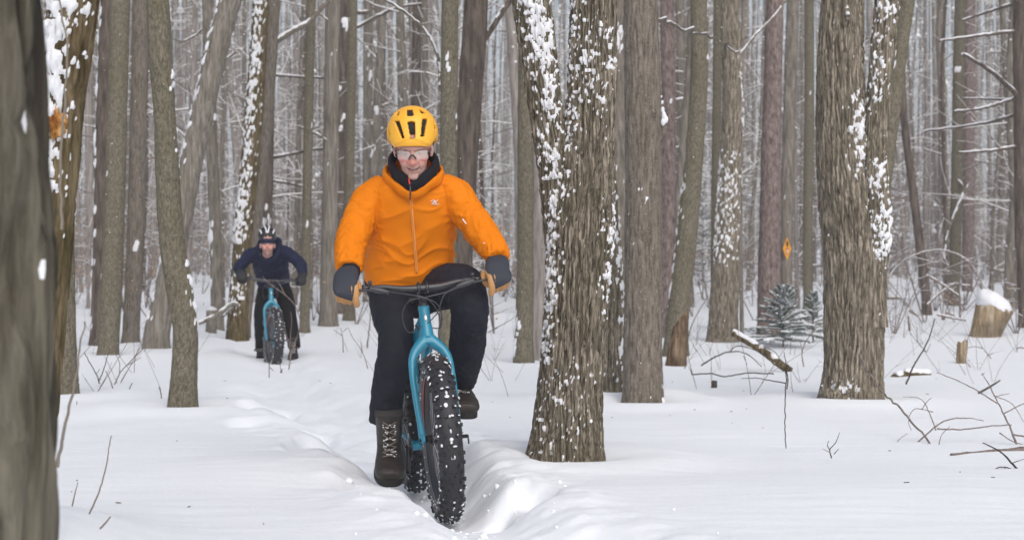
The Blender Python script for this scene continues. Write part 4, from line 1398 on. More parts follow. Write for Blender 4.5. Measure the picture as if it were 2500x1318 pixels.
            if s < 0:
                th = np.arange(36) / 36 * 2 * math.pi
                rg = lambda r, y: np.stack([BB[0] + r * np.cos(th), 0 * th + y, BB[2] + r * np.sin(th)], -1)
                V = np.stack([rg(0.045, -0.062), rg(0.066, -0.062), rg(0.066, -0.066), rg(0.045, -0.066), rg(0.045, -0.062)])
                self.part('chainring', (V.reshape(-1, 3), [grid_faces(5, 36)]), M['silver'])
                cw = []
                for t in np.linspace(math.pi / 2, -math.pi / 2, 12):
                    cw.append(BB + [0.066 * math.cos(t), -0.064, 0.066 * math.sin(t)])
                for t in np.linspace(-math.pi / 2, -3 * math.pi / 2, 12):
                    cw.append(np.array([0.040 * math.cos(t), -0.064, RW + 0.040 * math.sin(t)]))
                cw.append(cw[0])
                self.part('chain', tube(cw, 0.0045, 80, 6), M['blackmetal'])
                self.part('derailleur', tube([[0.0, -0.085, RW - 0.02], [0.02, -0.080, RW - 0.08], [0.01, -0.072, RW - 0.15], [0.04, -0.070, RW - 0.17]], [0.015, 0.014, 0.018, 0.012], 12, 8), M['blackmetal'])


BIKE1 = Bike((-0.287, 7.60, 0.012), math.radians(10.6), math.radians(4.2), math.radians(-1.2), 'teal fat bike with snow-packed tyres ridden by the cyclist in orange', math.radians(90 + 44))
BIKE2 = Bike((-2.74, 19.62, 0.02), math.radians(9.5), math.radians(1.5), math.radians(11), 'teal fat bike farther back, held by the cyclist in navy', math.radians(20), False)
# ------------------------------------------------------------------ cyclists
M['orange'] = plain('orange_jacket_fabric', (0.72, 0.198, 0.003), 0.66, 0.25, 420, var=0.05, spec=0.12)
M['orange_zip'] = plain('pale_orange_zip', (0.74, 0.33, 0.10), 0.5)
M['yellow'] = plain('yellow_helmet_shell', (0.86, 0.43, 0.030), 0.42, 0.0, 30, var=0.03)
M['black_liner'] = plain('black_liner', (0.012, 0.012, 0.014), 0.8, 0.3, 150)
M['hood'] = plain('black_hood_fabric', (0.013, 0.013, 0.018), 0.85, 0.4, 250, spec=0.2)
M['pants'] = plain('black_trouser_fabric', (0.015, 0.016, 0.025), 0.8, 0.3, 300, var=0.15, spec=0.25)
M['pants2'] = plain('black_ski_trousers', (0.005, 0.005, 0.006), 0.7, 0.3, 300, var=0.15, spec=0.2)
M['navy'] = plain('navy_fleece', (0.010, 0.014, 0.042), 0.85, 0.4, 250, var=0.15, spec=0.2)
M['glove_back'] = plain('slate_glove_fabric', (0.027, 0.032, 0.046), 0.75, 0.4, 300)
M['glove_tan'] = plain('tan_glove_leather', (0.48, 0.25, 0.095), 0.7, 0.4, 200)
M['glove_black'] = plain('black_glove_fabric', (0.012, 0.012, 0.015), 0.8, 0.4, 200)
M['boot'] = plain('dark_brown_boot_leather', (0.030, 0.023, 0.019), 0.45, 0.6, 140, var=0.35)
M['boot_cuff'] = plain('grey_padded_cuff', (0.040, 0.034, 0.033), 0.85)
M['sole'] = plain('black_boot_sole', (0.014, 0.013, 0.013), 0.8)
M['lace'] = plain('brown_lace', (0.20, 0.165, 0.135), 0.9, var=0.4)
M['skin'] = vcol('skin', 0.55, 0.12, 0.25, 260)
M['eye'] = plain('eye', (0.6, 0.6, 0.6), 0.2)
M['dark_helmet'] = plain('glossy_black_helmet', (0.016, 0.018, 0.022), 0.25)
M['strap'] = plain('helmet_strap', (0.02, 0.02, 0.024), 0.7)


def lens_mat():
    m, n, l, b = nodes_of('clear_lens_painted_glare')
    b.inputs['Base Color'].default_value = (0.80, 0.80, 0.78, 1)  # white base colour paints the snow's reflection into the clear lens
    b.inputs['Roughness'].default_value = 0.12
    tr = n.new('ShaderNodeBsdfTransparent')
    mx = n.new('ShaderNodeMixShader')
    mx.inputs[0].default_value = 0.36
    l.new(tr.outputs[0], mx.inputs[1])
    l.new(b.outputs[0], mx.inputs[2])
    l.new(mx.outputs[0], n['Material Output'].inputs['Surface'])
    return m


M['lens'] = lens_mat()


def ring_loft(rows, lat, n=40, sq=2.4):
    """rows: (centre xyz, half width, half depth); lat: sideways unit vector. Closed loft with superelliptic sections."""
    C = np.array([r[0] for r in rows], float)
    k = max(24, len(rows) * 6)
    q = spline(np.column_stack([C, [r[1] for r in rows], [r[2] for r in rows]]), k)
    T = np.gradient(q[:, :3], axis=0)
    T /= np.linalg.norm(T, axis=1, keepdims=True)
    L = lat - T * (T @ lat)[:, None]
    L /= np.linalg.norm(L, axis=1, keepdims=True)
    B = np.cross(T, L)
    th = np.arange(n) / n * 2 * math.pi
    c, s = np.cos(th), np.sin(th)
    ex = 2.0 / sq
    cc, ss = np.sign(c) * np.abs(c) ** ex, np.sign(s) * np.abs(s) ** ex
    R = q[:, None, :3] + L[:, None] * (cc[None] * q[:, 3:4])[..., None] + B[:, None] * (ss[None] * q[:, 4:5])[..., None]
    return loft(R)


def seg_param(v, chain):
    """Nearest point on a joint chain: distance along, distance to it, angle-like coordinates."""
    C = spline(np.asarray(chain, float), 40)
    s = np.concatenate([[0], np.cumsum(np.linalg.norm(np.diff(C, axis=0), axis=1))])
    d = np.full(len(v), 9.0)
    a = np.zeros(len(v))
    off = np.zeros_like(v)
    for i in range(len(C)):
        dv = v - C[i]
        dd = np.linalg.norm(dv, axis=1)
        m = dd < d
        d[m] = dd[m]
        a[m] = s[i]
        off[m] = dv[m]
    return a, d, off, s[-1]


def wrinkle(v, nrm, chains, amp_t=0.004, amp_s=0.006, seed=0.0, reach=0.13):
    """Cloth folds: rings of creases along the sleeves or legs and long soft folds elsewhere."""
    h = amp_t * 1.2 * fbm(v[:, 0] * 7 + seed, v[:, 1] * 7, v[:, 2] * 9, 2)
    dg = v[:, 0] * 0.55 + v[:, 2]
    w1 = noise3(v[:, 0] * 5 + seed, v[:, 1] * 5, v[:, 2] * 5) * 0.8
    rdg = 1 - np.abs(noise3(v[:, 0] * 3.0 + w1, v[:, 1] * 3.0 + 4.4, v[:, 2] * 13 + w1 * 2 + seed))
    h = h + amp_t * 1.4 * (rdg ** 7 - 0.3)
    wsum = np.zeros(len(v))
    for k, ch in enumerate(chains):
        a, d, off, L = seg_param(v, ch)
        wgt = np.clip((reach - d) / 0.03, 0, 1) * sstep(0.02, 0.10, a)
        dirn = off / (d[:, None] + 1e-6)
        ww = 0.9 * noise3(dirn[:, 0] * 1.3 + seed, dirn[:, 1] * 1.3 + k, dirn[:, 2] * 1.3)
        n1 = noise3(dirn[:, 0] * 1.1 + 3 * k + seed, dirn[:, 2] * 1.1 + dirn[:, 1], a * 15 + ww * 1.8)
        n2 = noise3(dirn[:, 0] * 1.6 + 9 * k, dirn[:, 1] * 1.6 + seed, a * 30 + ww * 2.4)
        fold = (1 - np.abs(n1)) ** 5 - 0.3 + 0.28 * ((1 - np.abs(n2)) ** 6 - 0.3)
        hs = amp_s * fold
        h = h * (1 - wgt) + wgt * hs
        wsum = np.maximum(wsum, wgt)
    return v + nrm * h[:, None]


def head_mesh(stubble, neck=((0, -0.03, -0.12), (0, -0.045, -0.21)), vox=0.0036):
    """Head in its own frame: x to the viewer's right, y out of the face, z up, origin between the ears."""
    b = Buf()
    E = lambda c, r: b.add(*ellipsoid(c, r, 28, 20))
    E((0, -0.012, 0.045), (0.076, 0.096, 0.085))
    E((0, 0.028, -0.020), (0.064, 0.066, 0.088))
    E((0, 0.030, -0.072), (0.054, 0.056, 0.042))
    E((0, 0.062, -0.062), (0.036, 0.034, 0.034))
    E((0, 0.076, -0.099), (0.024, 0.019, 0.018))
    E((0, 0.076, 0.032), (0.050, 0.022, 0.018))
    for s in (-1, 1):
        E((s * 0.043, 0.056, -0.018), (0.025, 0.030, 0.022))
        E((s * 0.030, 0.066, -0.040), (0.022, 0.026, 0.030))
        E((s * 0.079, -0.008, -0.006), (0.011, 0.020, 0.032))
        E((s * 0.0125, 0.102, -0.031), (0.0095, 0.011, 0.008))
    b.add(*tube([(0, 0.086, 0.022), (0, 0.102, -0.004), (0, 0.113, -0.026)], [0.010, 0.0105, 0.0145], 10, 12))
    E((0, 0.114, -0.027), (0.0135, 0.013, 0.012))
    E((0, 0.091, -0.0575), (0.022, 0.0105, 0.0060))
    E((0, 0.090, -0.0710), (0.0195, 0.0105, 0.0068))
    b.add(*tube([(0, -0.012, -0.05), neck[0], neck[1]], [0.058, 0.056, 0.060], 8, 24))
    V, f, e = remesh(*b.get(), vox, 2)
    n = vnormals(V, f)
    x, y, z = V.T
    front = sstep(0.04, 0.07, y)
    zm = -0.0645 + 7.0 * x * x
    slit = np.exp(-((z - zm) / 0.0036) ** 2) * (1 - sstep(0.024, 0.031, np.abs(x))) * front
    fold_x = 0.021 + (-0.034 - z) * 0.42
    nas = np.exp(-((np.abs(x) - fold_x) / 0.0035) ** 2) * sstep(-0.072, -0.060, z) * (1 - sstep(-0.036, -0.028, z)) * front
    sock = np.exp(-(((np.abs(x) - 0.031) / 0.019) ** 2 + ((z - 0.010) / 0.011) ** 2)) * front
    V = V - n * (0.0065 * slit + 0.0034 * nas + 0.006 * sock)[:, None]
    c = np.tile([0.56, 0.315, 0.262], (len(V), 1)) * (1 + 0.16 * fbm(x * 90, y * 90, z * 90, 3))[:, None]
    mix = lambda c, w, k: c * (1 - w[:, None]) + np.array(k) * w[:, None]
    cheek = np.exp(-(((np.abs(x) - 0.045) / 0.022) ** 2 + ((z + 0.022) / 0.022) ** 2)) * front
    nose = np.exp(-((x / 0.016) ** 2 + ((z + 0.022) / 0.026) ** 2)) * sstep(0.092, 0.105, y)
    c = mix(c, 0.7 * cheek, (0.58, 0.20, 0.165))
    c = mix(c, 0.55 * nose, (0.55, 0.13, 0.10))
    beard = sstep(-0.040, -0.056, z) * sstep(-0.03, 0.01, y) * (1 - 0.8 * np.exp(-((x / 0.02) ** 2 + ((z + 0.064) / 0.012) ** 2)))
    spk = 0.6 + 0.4 * noise3(x * 400, y * 400, z * 400)
    c = mix(c, stubble[3] * beard * spk, stubble[:3])
    lips = np.exp(-((z - zm) / 0.0085) ** 2) * (1 - sstep(0.018, 0.026, np.abs(x))) * front
    c = mix(c, 0.65 * lips, (0.42, 0.135, 0.125))
    c = mix(c, np.clip(1.2 * slit, 0, 1), (0.06, 0.015, 0.015))
    teeth = np.exp(-((z - zm - 0.0008) / 0.0016) ** 2) * (1 - sstep(0.010, 0.016, np.abs(x))) * front
    c = mix(c, 0.75 * teeth, (0.62, 0.58, 0.53))
    brow = np.exp(-(((np.abs(x) - 0.031) / 0.017) ** 2 + ((z - 0.030) / 0.0055) ** 2)) * front
    c = mix(c, 0.6 * brow, stubble[:3])
    return V, f, c


def frame_from(right, fwd):
    f = np.asarray(fwd, float)
    f /= np.linalg.norm(f)
    r = np.asarray(right, float)
    r -= f * (r @ f)
    r /= np.linalg.norm(r)
    return np.column_stack([r, f, np.cross(f, r)])


def place(V, R, o, s=1.0):
    return np.asarray(V) @ R.T * s + np.asarray(o)


def in_poly(u, v, poly):
    p = np.array(poly, float)
    ins = np.zeros(u.shape, bool)
    j = len(p) - 1
    for i in range(len(p)):
        c = ((p[i, 1] > v) != (p[j, 1] > v)) & (u < (p[j, 0] - p[i, 0]) * (v - p[i, 1]) / (p[j, 1] - p[i, 1] + 1e-12) + p[i, 0])
        ins ^= c
        j = i
    return ins


VENTS = [[(450, 160), (520, 158), (546, 272), (460, 280)], [(352, 158), (328, 256), (268, 262), (300, 195)], [(620, 140), (690, 180), (722, 232), (660, 237)],
         [(468, 372), (515, 355), (562, 372), (562, 600), (515, 605)], [(268, 343), (342, 348), (366, 430), (404, 590), (376, 594)], [(680, 322), (746, 312), (748, 350), (704, 560), (660, 573)],
         [(166, 385), (182, 440), (208, 556), (165, 505)], [(838, 335), (872, 430), (848, 500)]]


def helmet(parent, R, o, shell_mat, size=(0.121, 0.150, 0.130), visor=True, stripes_glints=None, wide=1.0, straps=True):
    a, bb, h = size
    nu, nv = 176, 110
    th = np.linspace(0.0001, math.radians(124), nv)
    ph = np.arange(nu) / nu * 2 * math.pi
    x = np.sin(th)[:, None] * np.cos(ph)[None]
    y = np.sin(th)[:, None] * np.sin(ph)[None]
    z = np.repeat(np.cos(th)[:, None], nu, 1)
    se = lambda q: np.sign(q) * np.abs(q) ** 0.93
    X, Y, Z = a * se(x), bb * se(y), h * z
    # visor lip: pushed out low on the front
    if visor:
        vz = sstep(0.02, -0.075, Z) * sstep(0.03, 0.11, Y)
        Y = Y + 0.030 * vz
        X = X * (1 + 0.05 * vz)
        ridge = np.exp(-((Z + 0.030 + 0.35 * np.abs(X)) / 0.006) ** 2) * sstep(0.05, 0.09, Y)
        Y = Y + 0.004 * ridge
    V = np.stack([X, Y, Z], -1)
    cut = -0.052 + 0.006 * np.cos(ph * 2)[None] - (0.026 if visor else 0.0) * sstep(0.06, 0.12, Y) + 0.018 * np.exp(-((Y - 0.055) / 0.03) ** 2) * (1 if visor else 0)
    u = 515 + X / a * 372
    v = 735 - (Z + 0.080) / 0.210 * 635
    hole = np.zeros(X.shape, bool)
    for p in VENTS:
        pc = np.mean(p, 0)
        pp = [(pc[0] + (q[0] - pc[0]) * wide, pc[1] + (q[1] - pc[1]) * (0.5 + 0.5 * wide)) for q in p]
        hole |= in_poly(u, v, pp)
    hole &= (Y > -0.02) & (np.abs(X) < a * 0.985)
    uy = np.abs(np.arctan2(X, -Y))
    for c0 in (0.0, 0.42, 0.85, 1.3):
        hole |= (Y < -0.02) & (np.abs(uy - c0) < 0.10 * wide) & (Z > 0.005) & (Z < 0.085)
    f = grid_faces(nv, nu)
    keep = ~(hole.ravel()[f].sum(1) >= 2) & np.all((Z > cut).ravel()[f], axis=1)
    f = f[keep]
    ids, inv = np.unique(f, return_inverse=True)
    hm = mk('helmet', place(V.reshape(-1, 3)[ids], R, o), [inv.reshape(-1, 4)], shell_mat, parent)
    so = hm.modifiers.new('thickness', 'SOLIDIFY')
    so.thickness = 0.020
    so.offset = -1.0
    # dark liner with its own ribs, under the shell
    k = 0.90
    V2 = np.stack([a * k * se(x), bb * k * se(y), h * k * z], -1)[::2, ::2]
    f2 = grid_faces(V2.shape[0], V2.shape[1])
    kp = np.all((V2[..., 2] > -0.05).ravel()[f2], axis=1)
    f2 = f2[kp]
    ids, inv = np.unique(f2, return_inverse=True)
    W = V2.reshape(-1, 3)[ids]
    W = W * (1 + 0.018 * np.sin(W[:, 2:3] * 700) * (np.abs(W[:, 0:1]) < 0.09))
    mk('liner', place(W, R, o), [inv.reshape(-1, 4)], M['black_liner'], hm)
    if stripes_glints:
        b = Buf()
        for x0, x1 in stripes_glints:
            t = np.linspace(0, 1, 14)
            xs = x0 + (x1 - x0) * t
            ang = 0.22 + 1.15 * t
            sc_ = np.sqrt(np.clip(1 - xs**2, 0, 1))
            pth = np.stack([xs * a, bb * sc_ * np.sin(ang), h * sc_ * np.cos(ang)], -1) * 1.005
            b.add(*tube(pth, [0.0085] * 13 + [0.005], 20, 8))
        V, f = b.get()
        mk('stripe_and_glint', place(V, R, o), f, M['white'], hm)
    # chin straps
    for s in ((-1, 1) if straps else ()):
        p = [(s * 0.100, 0.02, -0.045), (s * 0.082, 0.03, -0.095), (s * 0.052, 0.045, -0.150)]
        V, f = tube(p, 0.0035, 10, 6)
        mk('strap', place(V, R, o), f, M['strap'], hm)
    return hm


def glove(parent, g0, g1, wrist, side, up, fwd, mat_f, mat_b, finger_out=True, scale=1.0):
    """A gloved fist closed round the grip g0 (inner) - g1 (outer); fingers are separate and bent."""
    out = (g1 - g0) / np.linalg.norm(g1 - g0)
    c = g0 * 0.44 + g1 * 0.56
    fwd = fwd - out * (fwd @ out)
    fwd /= np.linalg.norm(fwd)
    up = np.cross(out, fwd) * np.sign(np.cross(out, fwd)[2])
    L = lambda a, f, u: c + (out * a + fwd * f + up * u) * scale
    b = Buf()
    # palm slab from the wrist to the knuckles
    wl = wrist
    rows = []
    for t, hw, dp in ((0.0, 0.031, 0.027), (0.35, 0.040, 0.026), (0.7, 0.046, 0.024), (1.0, 0.046, 0.019)):
        k = L(0.002, 0.040, 0.024)
        p = wl * (1 - t) + k * t + up * 0.016 * math.sin(t * math.pi)
        rows.append((p, hw * scale, dp * scale))
    b.add(*ring_loft(rows, out, 24, 2.6))
    palm_buf = Buf().add(*ring_loft(rows, out, 24, 2.6))
    fb = Buf()
    spread = [-0.034, -0.0115, 0.0115, 0.033]
    for i, a in enumerate(spread):
        ln = (0.95, 1.05, 1.0, 0.85)[i]
        r = (0.0142, 0.0142, 0.0138, 0.0128)[i] * scale
        if i == 0 and finger_out:
            pts = [L(a, 0.036, 0.026), L(a, 0.064, 0.000), L(a, 0.070, -0.034), L(a - 0.001, 0.058, -0.060)]
        else:
            pts = [L(a, 0.036, 0.026), L(a, 0.060 * ln, 0.000), L(a, 0.050 * ln, -0.036 * ln), L(a * 0.95, 0.016, -0.044 * ln), L(a * 0.95, -0.006, -0.036)]
        rad = np.linspace(1.05, 0.86, len(pts)) * r
        V, f = tube(pts, rad, 18, 12)
        fb.add(V, f)
        e = pts[-1]
        fb.add(*ellipsoid(e, (rad[-1],) * 3, 10, 8))
    # thumb leaves the inner side of the palm and hooks under the grip
    tp = [L(-0.036, -0.004, 0.022), L(-0.044, 0.008, 0.004), L(-0.040, 0.016, -0.018), L(-0.026, 0.018, -0.032)]
    fb.add(*tube(tp, np.array([0.016, 0.0150, 0.0135, 0.0115]) * scale, 14, 12))
    # heel of the hand behind the grip
    fb.add(*ellipsoid(L(0.004, -0.020, 0.006), (0.040 * scale, 0.024 * scale, 0.026 * scale), 16, 12, np.column_stack([out, fwd, up])))
    V1, f1 = fb.get()
    allb = Buf().add(V1, f1).add(*palm_buf.get())
    V, f, e = remesh(*allb.get(), 0.0044, 2)
    gl = mk('glove', V, f, mat_f, parent)
    # knitted back: a shell over the back of the hand and the first finger joints
    bk = Buf()
    rows2 = [(p + up * 0.003 * scale + fwd * 0.002 * scale, hw * 1.03, dp * 1.05) for p, hw, dp in rows]
    rows2.append((L(0.003, 0.060, 0.010), 0.048 * scale, 0.0150 * scale))
    rows2.append((L(0.005, 0.070, -0.012), 0.046 * scale, 0.0125 * scale))
    rows2.append((L(0.013, 0.066, -0.030), 0.034 * scale, 0.0110 * scale))
    bk.add(*ring_loft(rows2, out, 28, 2.8))
    V, f, e = remesh(*bk.get(), 0.0044, 2)
    n = vnormals(V, f)
    along = (V - wrist) @ ((L(0, 0.05, 0.0) - wrist) / np.linalg.norm(L(0, 0.05, 0.0) - wrist))
    rib = np.sin(along * 900) * (along > 0.018) * (along < 0.048)
    V = V + n * (0.0010 * rib)[:, None]
    mk('back_panel', V, f, mat_b, gl)
    # seam strip of leather between the first two fingers
    V, f = tube([L(-0.021, 0.056, 0.028), L(-0.021, 0.076, 0.004), L(-0.021, 0.079, -0.016)], [0.0032, 0.004, 0.004], 10, 8)
    mk('seam', V, f, mat_f, gl)
    # cuff
    d = (wrist - L(0.002, 0.040, 0.024))
    d /= np.linalg.norm(d)
    V, f = ring_loft([(wrist - d * 0.012, 0.037 * scale, 0.034 * scale), (wrist + d * 0.012, 0.040 * scale, 0.037 * scale), (wrist + d * 0.040, 0.039 * scale, 0.037 * scale)], out, 24, 2.1)
    mk('cuff', V, f, M['hood'] if mat_b is not M['glove_black'] else mat_b, gl)
    return gl


def boot(parent, ankle, fwd, up, s=1.0, snowy=True, mat=None):
    """Laced ankle boot; ankle is the joint, fwd the toe direction."""
    fwd = np.asarray(fwd, float) / np.linalg.norm(fwd)
    up = up - fwd * (up @ fwd)
    up /= np.linalg.norm(up)
    lat = np.cross(fwd, up)
    L = lambda a, f, u: np.asarray(ankle) + (lat * a + fwd * f + up * u) * s
    b = Buf()
    rows = []
    for f_, u, hw, hh in ((-0.070, -0.045, 0.026, 0.030), (-0.050, -0.040, 0.036, 0.042), (0.0, -0.030, 0.040, 0.052), (0.05, -0.036, 0.044, 0.048), (0.10, -0.050, 0.049, 0.038), (0.15, -0.058, 0.050, 0.032), (0.185, -0.062, 0.044, 0.027), (0.205, -0.066, 0.030, 0.018)):
        rows.append((L(0, f_, u), hw * 1.2 * s, hh * s))
    b.add(*ring_loft(rows, lat, 30, 2.5))
    b.add(*ring_loft([(L(0, -0.005, -0.05), 0.048 * s, 0.052 * s), (L(0, -0.008, 0.02), 0.049 * s, 0.056 * s), (L(0, -0.015, 0.08), 0.053 * s, 0.060 * s), (L(0, -0.02, 0.125), 0.055 * s, 0.062 * s)], lat, 28, 2.2))
    V, f, e = remesh(*b.get(), 0.0060, 2)
    n = vnormals(V, f)
    V = V + n * (0.0022 * fbm(V[:, 0] * 30, V[:, 1] * 30, V[:, 2] * 30, 2))[:, None]
    bt = mk('boot', V, f, mat or M['boot'], parent)
    # lugged sole
    th = np.arange(36) / 36 * 2 * math.pi
    sole = []
    for u in (-0.105, -0.098, -0.082, -0.078):
        rr = []
        for t in th:
            ff = 0.066 + 0.145 * math.cos(t)
            wd = (0.062 if ff > 0.06 else 0.050) * (1 if u < -0.08 else 0.97)
            rr.append(L(wd * np.sign(math.sin(t)) * abs(math.sin(t)) ** 0.75, ff, u))
        sole.append(rr)
    V, f = loft(np.array(sole))
    mk('sole', V, f, M['sole'], bt)
    V, f = ring_loft([(L(0, -0.018, 0.112), 0.056 * s, 0.065 * s), (L(0, -0.020, 0.126), 0.058 * s, 0.067 * s), (L(0, -0.021, 0.138), 0.055 * s, 0.064 * s)], lat, 28, 2.2)
    mk('padded_cuff', V, f, M['boot_cuff'], bt)
    # laces zigzagging over the instep
    top = [(0.048, 0.105), (0.051, 0.080), (0.054, 0.055), (0.062, 0.030), (0.080, 0.012), (0.100, -0.002), (0.120, -0.014)]
    lb, sb = Buf(), Buf()
    g = np.random.default_rng(int(abs(ankle[0]) * 1000))
    for i in range(len(top) - 1):
        (f0, u0), (f1, u1) = top[i], top[i + 1]
        for sg in (-1, 1):
            lb.add(*tube([L(sg * 0.026, f0 - 0.012, u0), L(0, (f0 + f1) / 2 + 0.006, (u0 + u1) / 2 + 0.002), L(-sg * 0.026, f1 - 0.012, u1)], 0.0024 * s, 8, 6))
        if snowy:
            for _ in range(10):
                sb.add(*ellipsoid(L(g.uniform(-0.026, 0.026), (f0 + f1) / 2 + 0.003, (u0 + u1) / 2 + g.uniform(-0.006, 0.006)), (0.006 * g.uniform(0.3, 1.2), 0.004, 0.003 * g.uniform(0.5, 1.2)), 7, 5))
    mk('laces', *lb.get(), M['lace'], bt)
    if snowy:
        mk('snow', *sb.get(), M['clump'], bt, kind='stuff')
    return bt


def limb(b, pts, lat, n=28, sq=2.1):
    """pts: (px, py, D, half width m, half depth m)"""
    b.add(*ring_loft([(P(*q[:3]), q[3], q[4] if len(q) > 4 else q[3]) for q in pts], lat, n, sq))


def person(label, spec, bike):
    S = spec
    lat = np.array([math.cos(S['yaw']), math.sin(S['yaw']), 0])
    origin = np.array([P(*S['pelvis'])[0], P(*S['pelvis'])[1], float(ground_z(*P(*S['pelvis'])[:2]))])
    # ---- body: head, neck, slim trunk and limbs under the clothes, one mesh
    HR = frame_from(S['head_right'], S['head_fwd'])
    ho = P(*S['head'])
    hs = S.get('head_scale', 1.0)
    NK = S.get('neck', ((0, -0.03, -0.12), (0, -0.045, -0.21)))
    HV, HF, HC = head_mesh(S['stubble'], NK, S.get('hvox', 0.0036))
    HW = place(HV, HR, ho, hs)
    bb = Buf()
    pel = P(*S['pelvis'])
    nk = place([NK[1]], HR, ho, hs)[0]
    bb.add(*ring_loft([(pel, 0.11, 0.07)] + [(P(*q[:3]), q[3] * 0.55, q[4] * 0.55) for q in S['torso'][2:]] + [(nk + (ho - nk) * 0.25, 0.055, 0.055)], lat))
    for side in ('L', 'R'):
        arm = [P(*q[:3]) for q in S['arm' + side]] + [np.asarray(S['wrist' + side])]
        bb.add(*tube(arm, [0.04] * (len(arm) - 3) + [0.032, 0.024, 0.018], 24, 12))
        leg = [P(*q[:3]) for q in S['leg' + side]] + [np.asarray(S['ankle' + side])]
        bb.add(*tube(leg, [0.06] + [0.045] * (len(leg) - 2) + [0.03], 24, 12))
    BV, BF, _ = remesh(*bb.get(), 0.014, 2)
    buf = Buf().add(HW, HF).add(BV, BF)
    V, f = buf.get()
    cols = np.vstack([HC, np.tile([0.55, 0.31, 0.26], (len(BV), 1))])
    root = mk('person', V, f, M['skin'], None, cols=cols, origin=origin)
    tag(root, label, 'person')
    # ---- jacket
    jb = Buf()
    jb.add(*ring_loft([(P(*q[:3]), q[3], q[4]) for q in S['torso']], lat, 44, 2.5))
    chains = []
    for side in ('L', 'R'):
        limb(jb, S['arm' + side], lat if abs((P(*S['arm' + side][-1][:3]) - P(*S['arm' + side][0][:3]))[0]) < 0.5 else np.array([0, 0, 1.0]))
        chains.append([P(*q[:3]) for q in S['arm' + side]])
    V, f, e = remesh(*jb.get(), S.get('vox', 0.0065), 5)
    n = vnormals(V, f)
    V = wrinkle(V, n, chains, S['fold'][0], S['fold'][1], S['seed'])
    jk = mk('jacket', V, f, S['jacket'], root)
    S['_jv'], S['_jf'] = V, f
    # ---- trousers
    tb = Buf()
    tb.add(*ring_loft([(P(*q[:3]), q[3], q[4]) for q in S['hips']], lat, 36, 2.3))
    tch = []
    for side in ('L', 'R'):
        limb(tb, S['leg' + side], lat)
        tch.append([P(*q[:3]) for q in S['leg' + side]])
    V, f, e = remesh(*tb.get(), S.get('vox', 0.0085), 4)
    n = vnormals(V, f)
    V = wrinkle(V, n, tch, 0.008, 0.011, S['seed'] + 5, 0.16)
    V = laplace(V, e, 3)
    mk('trousers', V, f, S['pants'], root)
    # ---- boots
    for side in ('L', 'R'):
        boot(root, S['ankle' + side], S['toe' + side], np.array([0, 0, 1.0]), S.get('boot_scale', 1.0), True, S.get('bootmat'))
    return root, HR, ho, hs, lat


def snap(V, pts, lift=0.002):
    """Lay points onto the nearest front-facing cloth vertices (matched in x and z)."""
    out = []
    for p in pts:
        d = (V[:, 0] - p[0]) ** 2 + (V[:, 2] - p[2]) ** 2
        near = np.argsort(d)[:60]
        front = near[np.argsort(V[near, 1])[:6]]
        front = front[np.argsort(d[front])[:3]]
        q = V[front].mean(0)
        out.append([p[0], q[1] - lift, p[2]])
    return np.array(out)


def ribbon(pts, w, side, th=0.0015):
    """Flat strip of width w along pts, facing the camera side."""
    p = spline(np.asarray(pts, float), 40)
    a = np.asarray(side, float)
    rings = np.stack([p - a * w / 2, p + a * w / 2, p + a * w / 2 + [0, th, 0], p - a * w / 2 + [0, th, 0]], 1)
    return loft(rings)


